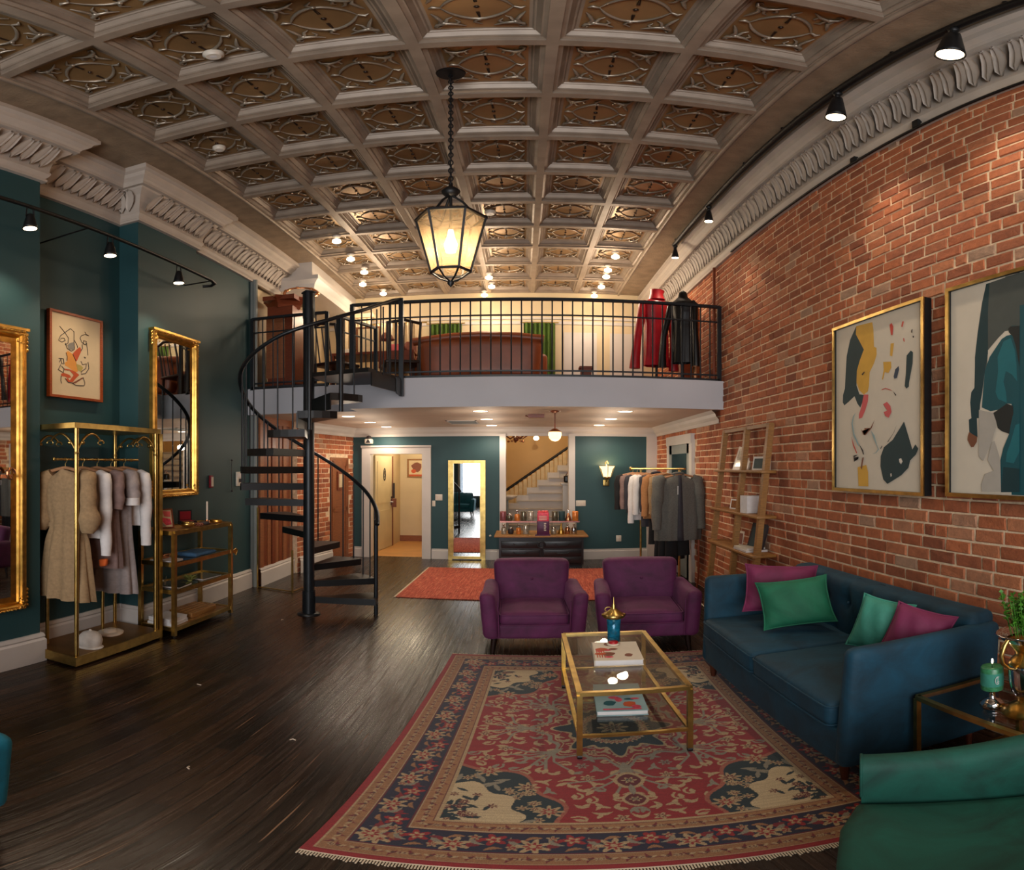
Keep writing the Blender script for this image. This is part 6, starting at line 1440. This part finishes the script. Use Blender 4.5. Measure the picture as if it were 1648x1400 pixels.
for x in (.22, .5):
    for y in (7.07, 7.33): V_('leg', MB().cyl((x, y, ZM), (x, y, ZM+.12), .012), 'legdk')
t = thing('wooden_pedestal', 'tall mahogany cabinet with a flared cap at the left of the mezzanine', 'cabinet', (-2.82, 6.62, ZM))
V_('body', MB().box(-2.94, 6.45, ZM, -2.62, 6.8, 4.26), 'mahog'); V_('panel', MB().box(-2.95, 6.44, ZM+.2, -2.71, 6.45, 4.1), 'panelwood')
V_('cap', MB().lathe([(.2, 4.24), (.21, 4.3), (.26, 4.38), (.28, 4.4), (.28, 4.43)], (-2.79, 6.62, 0), 4, smooth=False).box(-2.98, 6.4, 4.36, -2.58, 6.86, 4.43), 'mahog'); V_('plinth', MB().box(-3.0, 6.42, ZM, -2.62, 6.84, ZM+.12), 'mahog')
one('cabinet', MB().box(-.16, -.2, 0, .16, .2, .8).box(-.14, -.21, .06, .14, -.2, .74), 'panelwood', 'low wooden cabinet between the mahogany pedestal and teal wall', 'cabinet', (-2.9, 6.38+.68, ZM)).location = (-2.88, 7.1, ZM)
t = thing('oval_mirror', 'round mirror in a carved bronze frame leaning atop the mahogany pedestal', 'mirror', (-2.6, 6.66, 4.43)); X_ = Matrix.Rotation(R(20), 4, 'Z') @ Matrix.Rotation(R(-38), 4, 'X')
pts = [(.2*cos(a), 0, .17+.17*sin(a)) for a in [i*2*PI/28 for i in range(28)]]
m = MB(); m.X = X_; m.tube(pts, .022, 8, closed=True)
for i in range(0, 28, 4): m.ball(pts[i], .032, 0, 6)
m.build('mirror_frame', 'copper', t); m = MB(); m.X = X_; m.poly([(.195*cos(a), -.004, .17+.165*sin(a)) for a in [i*2*PI/28 for i in range(28)]]); m.build('mirror_glass', 'porc', t)
t = thing('writing_desk', 'dark wooden desk cluttered with boxes behind the stair railing', 'desk', (-1.95, 7.6, ZM))
V_('desktop', MB().box(-2.45, 7.3, ZM+.7, -1.35, 7.9, ZM+.74), 'mahog')
for x in (-2.42, -1.38):
    for y in (7.33, 7.87): V_('leg', MB().box(x-.025, y-.025, ZM, x+.025, y+.025, ZM+.7), 'mahog')
V_('drawer', MB().box(-1.8, 7.29, ZM+.45, -1.38, 7.8, ZM+.7), 'mahog'); V_('shelf_board', MB().box(-2.4, 7.32, ZM+.25, -1.4, 7.85, ZM+.28), 'legdk')
def chair(label, loc, rz_):
    t = thing('wooden_chair', label, 'chair', loc, rz_)
    MB().rbox((0, 0, .45), (.42, .42, .05), .015).build('seat', 'legdk', t)
    for x in (-.18, .18):
        MB().bar((x, -.18, 0), (x, -.18, .43), .03).build('leg', 'legdk', t); MB().bar((x, .18, 0), (x, .18, .43), .03).build('leg', 'legdk', t)
        MB().tube([(x, .19, .45), (x*1.05, .22, .8), (x*1.08, .27, 1.05)], .016).build('back_post', 'legdk', t)
    MB().tube([(-.2, .26, 1.03), (0, .3, 1.07), (.2, .26, 1.03)], .024).build('top_rail', 'legdk', t)
    for x in (-.09, 0, .09): MB().tube([(x, .2, .47), (x, .28, 1.03)], .009).build('back_spindle', 'legdk', t)
    return t
ch = chair('dark spindle-back chair in front of the mezzanine desk', (-2.25, 6.95, ZM), R(160)); dup(ch, (-1.46, 7.02, ZM), R(200), 'dark spindle-back chair right of the other, behind the angled railing')
t = thing('framed_poster', 'gilt framed cream poster standing on the mezzanine desk', 'picture', (-2.0, 7.55, ZM+.74)); m = MB()
for a in ((-.17, 0, .17, .03), (-.17, .47, .17, .5), (-.17, .03, -.14, .47), (.14, .03, .17, .47)): m.box(a[0], -.012, a[1], a[2], .012, a[3])
m.build('picture_frame', 'copper', t); MB().box(-.15, -.004, .02, .15, .004, .48).build('print', 'ivory', t)
for i, (x, y, d, fab, lab) in enumerate(((-1.62, 7.5, (.2, .16, .14), 'a_pink', 'pinkish box on the mezzanine desk'), (-2.28, 7.5, (.18, .14, .1), 'artpaper', 'cream box at the left of the mezzanine desk'), (-1.45, 7.6, (.14, .14, .2), 'a_brown', 'brown box at the right end of the mezzanine desk'))):
    one('storage_box', MB().rbox((0, 0, d[2]/2), d, .01, 0, 1, 1), fab, lab, 'box', (x, y, ZM+.74), .2*i)
t = thing('desk_lamp', 'small brass lamp with a dark shade on the mezzanine desk', 'lamp', (-1.78, 7.65, ZM+.74)); MB().lathe([(.06, 0), (.06, .015), (.015, .03)], n=16).build('base', 'brass', t); MB().cyl((0, 0, .02), (0, 0, .32), .008).build('pole', 'brass', t); MB().lathe([(.11, .28), (.05, .4)], n=16, cap=False).build('lamp_shade', 'mahog', t)
t = thing('drape_panels', 'tall cream drapes between the desk and the leather sofa', 'curtain', (-1.72, 8.3, ZM))
V_('drape', MB().grid(lambda u, v: (-2.15+.72*u, 8.3+.05*sin(u*40), ZM+.01+1.5*v), 60, 4), 'ivory'); V_('curtain_rail', MB().cyl((-2.3, 8.3, 4.43), (-1.35, 8.3, 4.43), .014), 'brass')
t = thing('wall_sconce', 'double lit wall sconce above the left curtain', 'wall lamp', (-1.78, 8.93, 3.9)); m = MB()
for z in (-.07, .12): MB().ball((.12, -.08, z), .055, 0, 12).build('bulb', 'bulb', t)
MB().rbox((.12, -.02, .02), (.06, .03, .3), .01).build('back_plate', 'brass', t)
t = thing('floor_lamp', 'slim lamp standing on the mezzanine near the left curtain', 'lamp', (-1.55, 7.55+.8, ZM)); MB().lathe([(.12, 0), (.12, .02), (.02, .04)], n=18).build('base', 'legdk', t); MB().cyl((0, 0, .03), (0, 0, .85), .01).build('pole', 'legdk', t); MB().lathe([(.1, .6), (.1, .63), (.0, .64)], n=18).build('tray', 'legdk', t)
# ---------------------------------------------------------------- light: lamps of the place, daylight through the shop front, added soffit fill
light('AREA', (-.4, -2.9, 2.2), 235, (.98, .97, .97), 3.4, (-.4, 6, 2.0))
light('POINT', (-.38, 3.11, 3.34), 42, (1, .74, .46), .04)
for y in (1.9, 2.87, 5.2, 6.42): light('SPOT', (1.66, y, 4.66 if y < 5 else 4.8), 60 if y < 5 else 40, (1, .82, .62), .05, (1.7, y-.05, .4), 84, 1.0)
for y in (2.5, 3.27, 4.16): light('SPOT', (-2.7, y, 3.72), 34, (1, .8, .58), .04, (-2.74, y, 0), 110, .9)
for x, y in ((-2.03, 6.74), (-2.05, 7.75), (-2.08, 8.7), (-.48, 6.35), (-.45, 7.45), (-.44, 8.6), (1.05, 6.3), (1.1, 7.35), (1.15, 8.5)):
    light('SPOT', (x, y, ZS-.03), 18, (1, .84, .66), .05, (x, y, 0), 150, .6)
    light('POINT', (x, y, ZS-.34), 4, (1, .84, .66), .06)  # added fill to brighten the soffit; no fixture hangs at this height
for x, y in ((-2.0, 6.9), (-2.0, 8.2), (-.45, 7.2), (-.45, 8.4), (1.05, 7.0), (1.05, 8.3)): light('POINT', (x, y, 4.6), 19, (1, .8, .58), .08)
light('POINT', (-1.9, 10.0, 2.2), 24, (1, .86, .62), .1)
light('POINT', (.3, 10.2, 3.2), 45, (1, .82, .52), .1)
light('POINT', (1.24, 8.82, 1.82), 4, (1, .7, .38), .03)
light('POINT', (.33, 6.31, 2.14), 8, (1, .8, .55), .05)
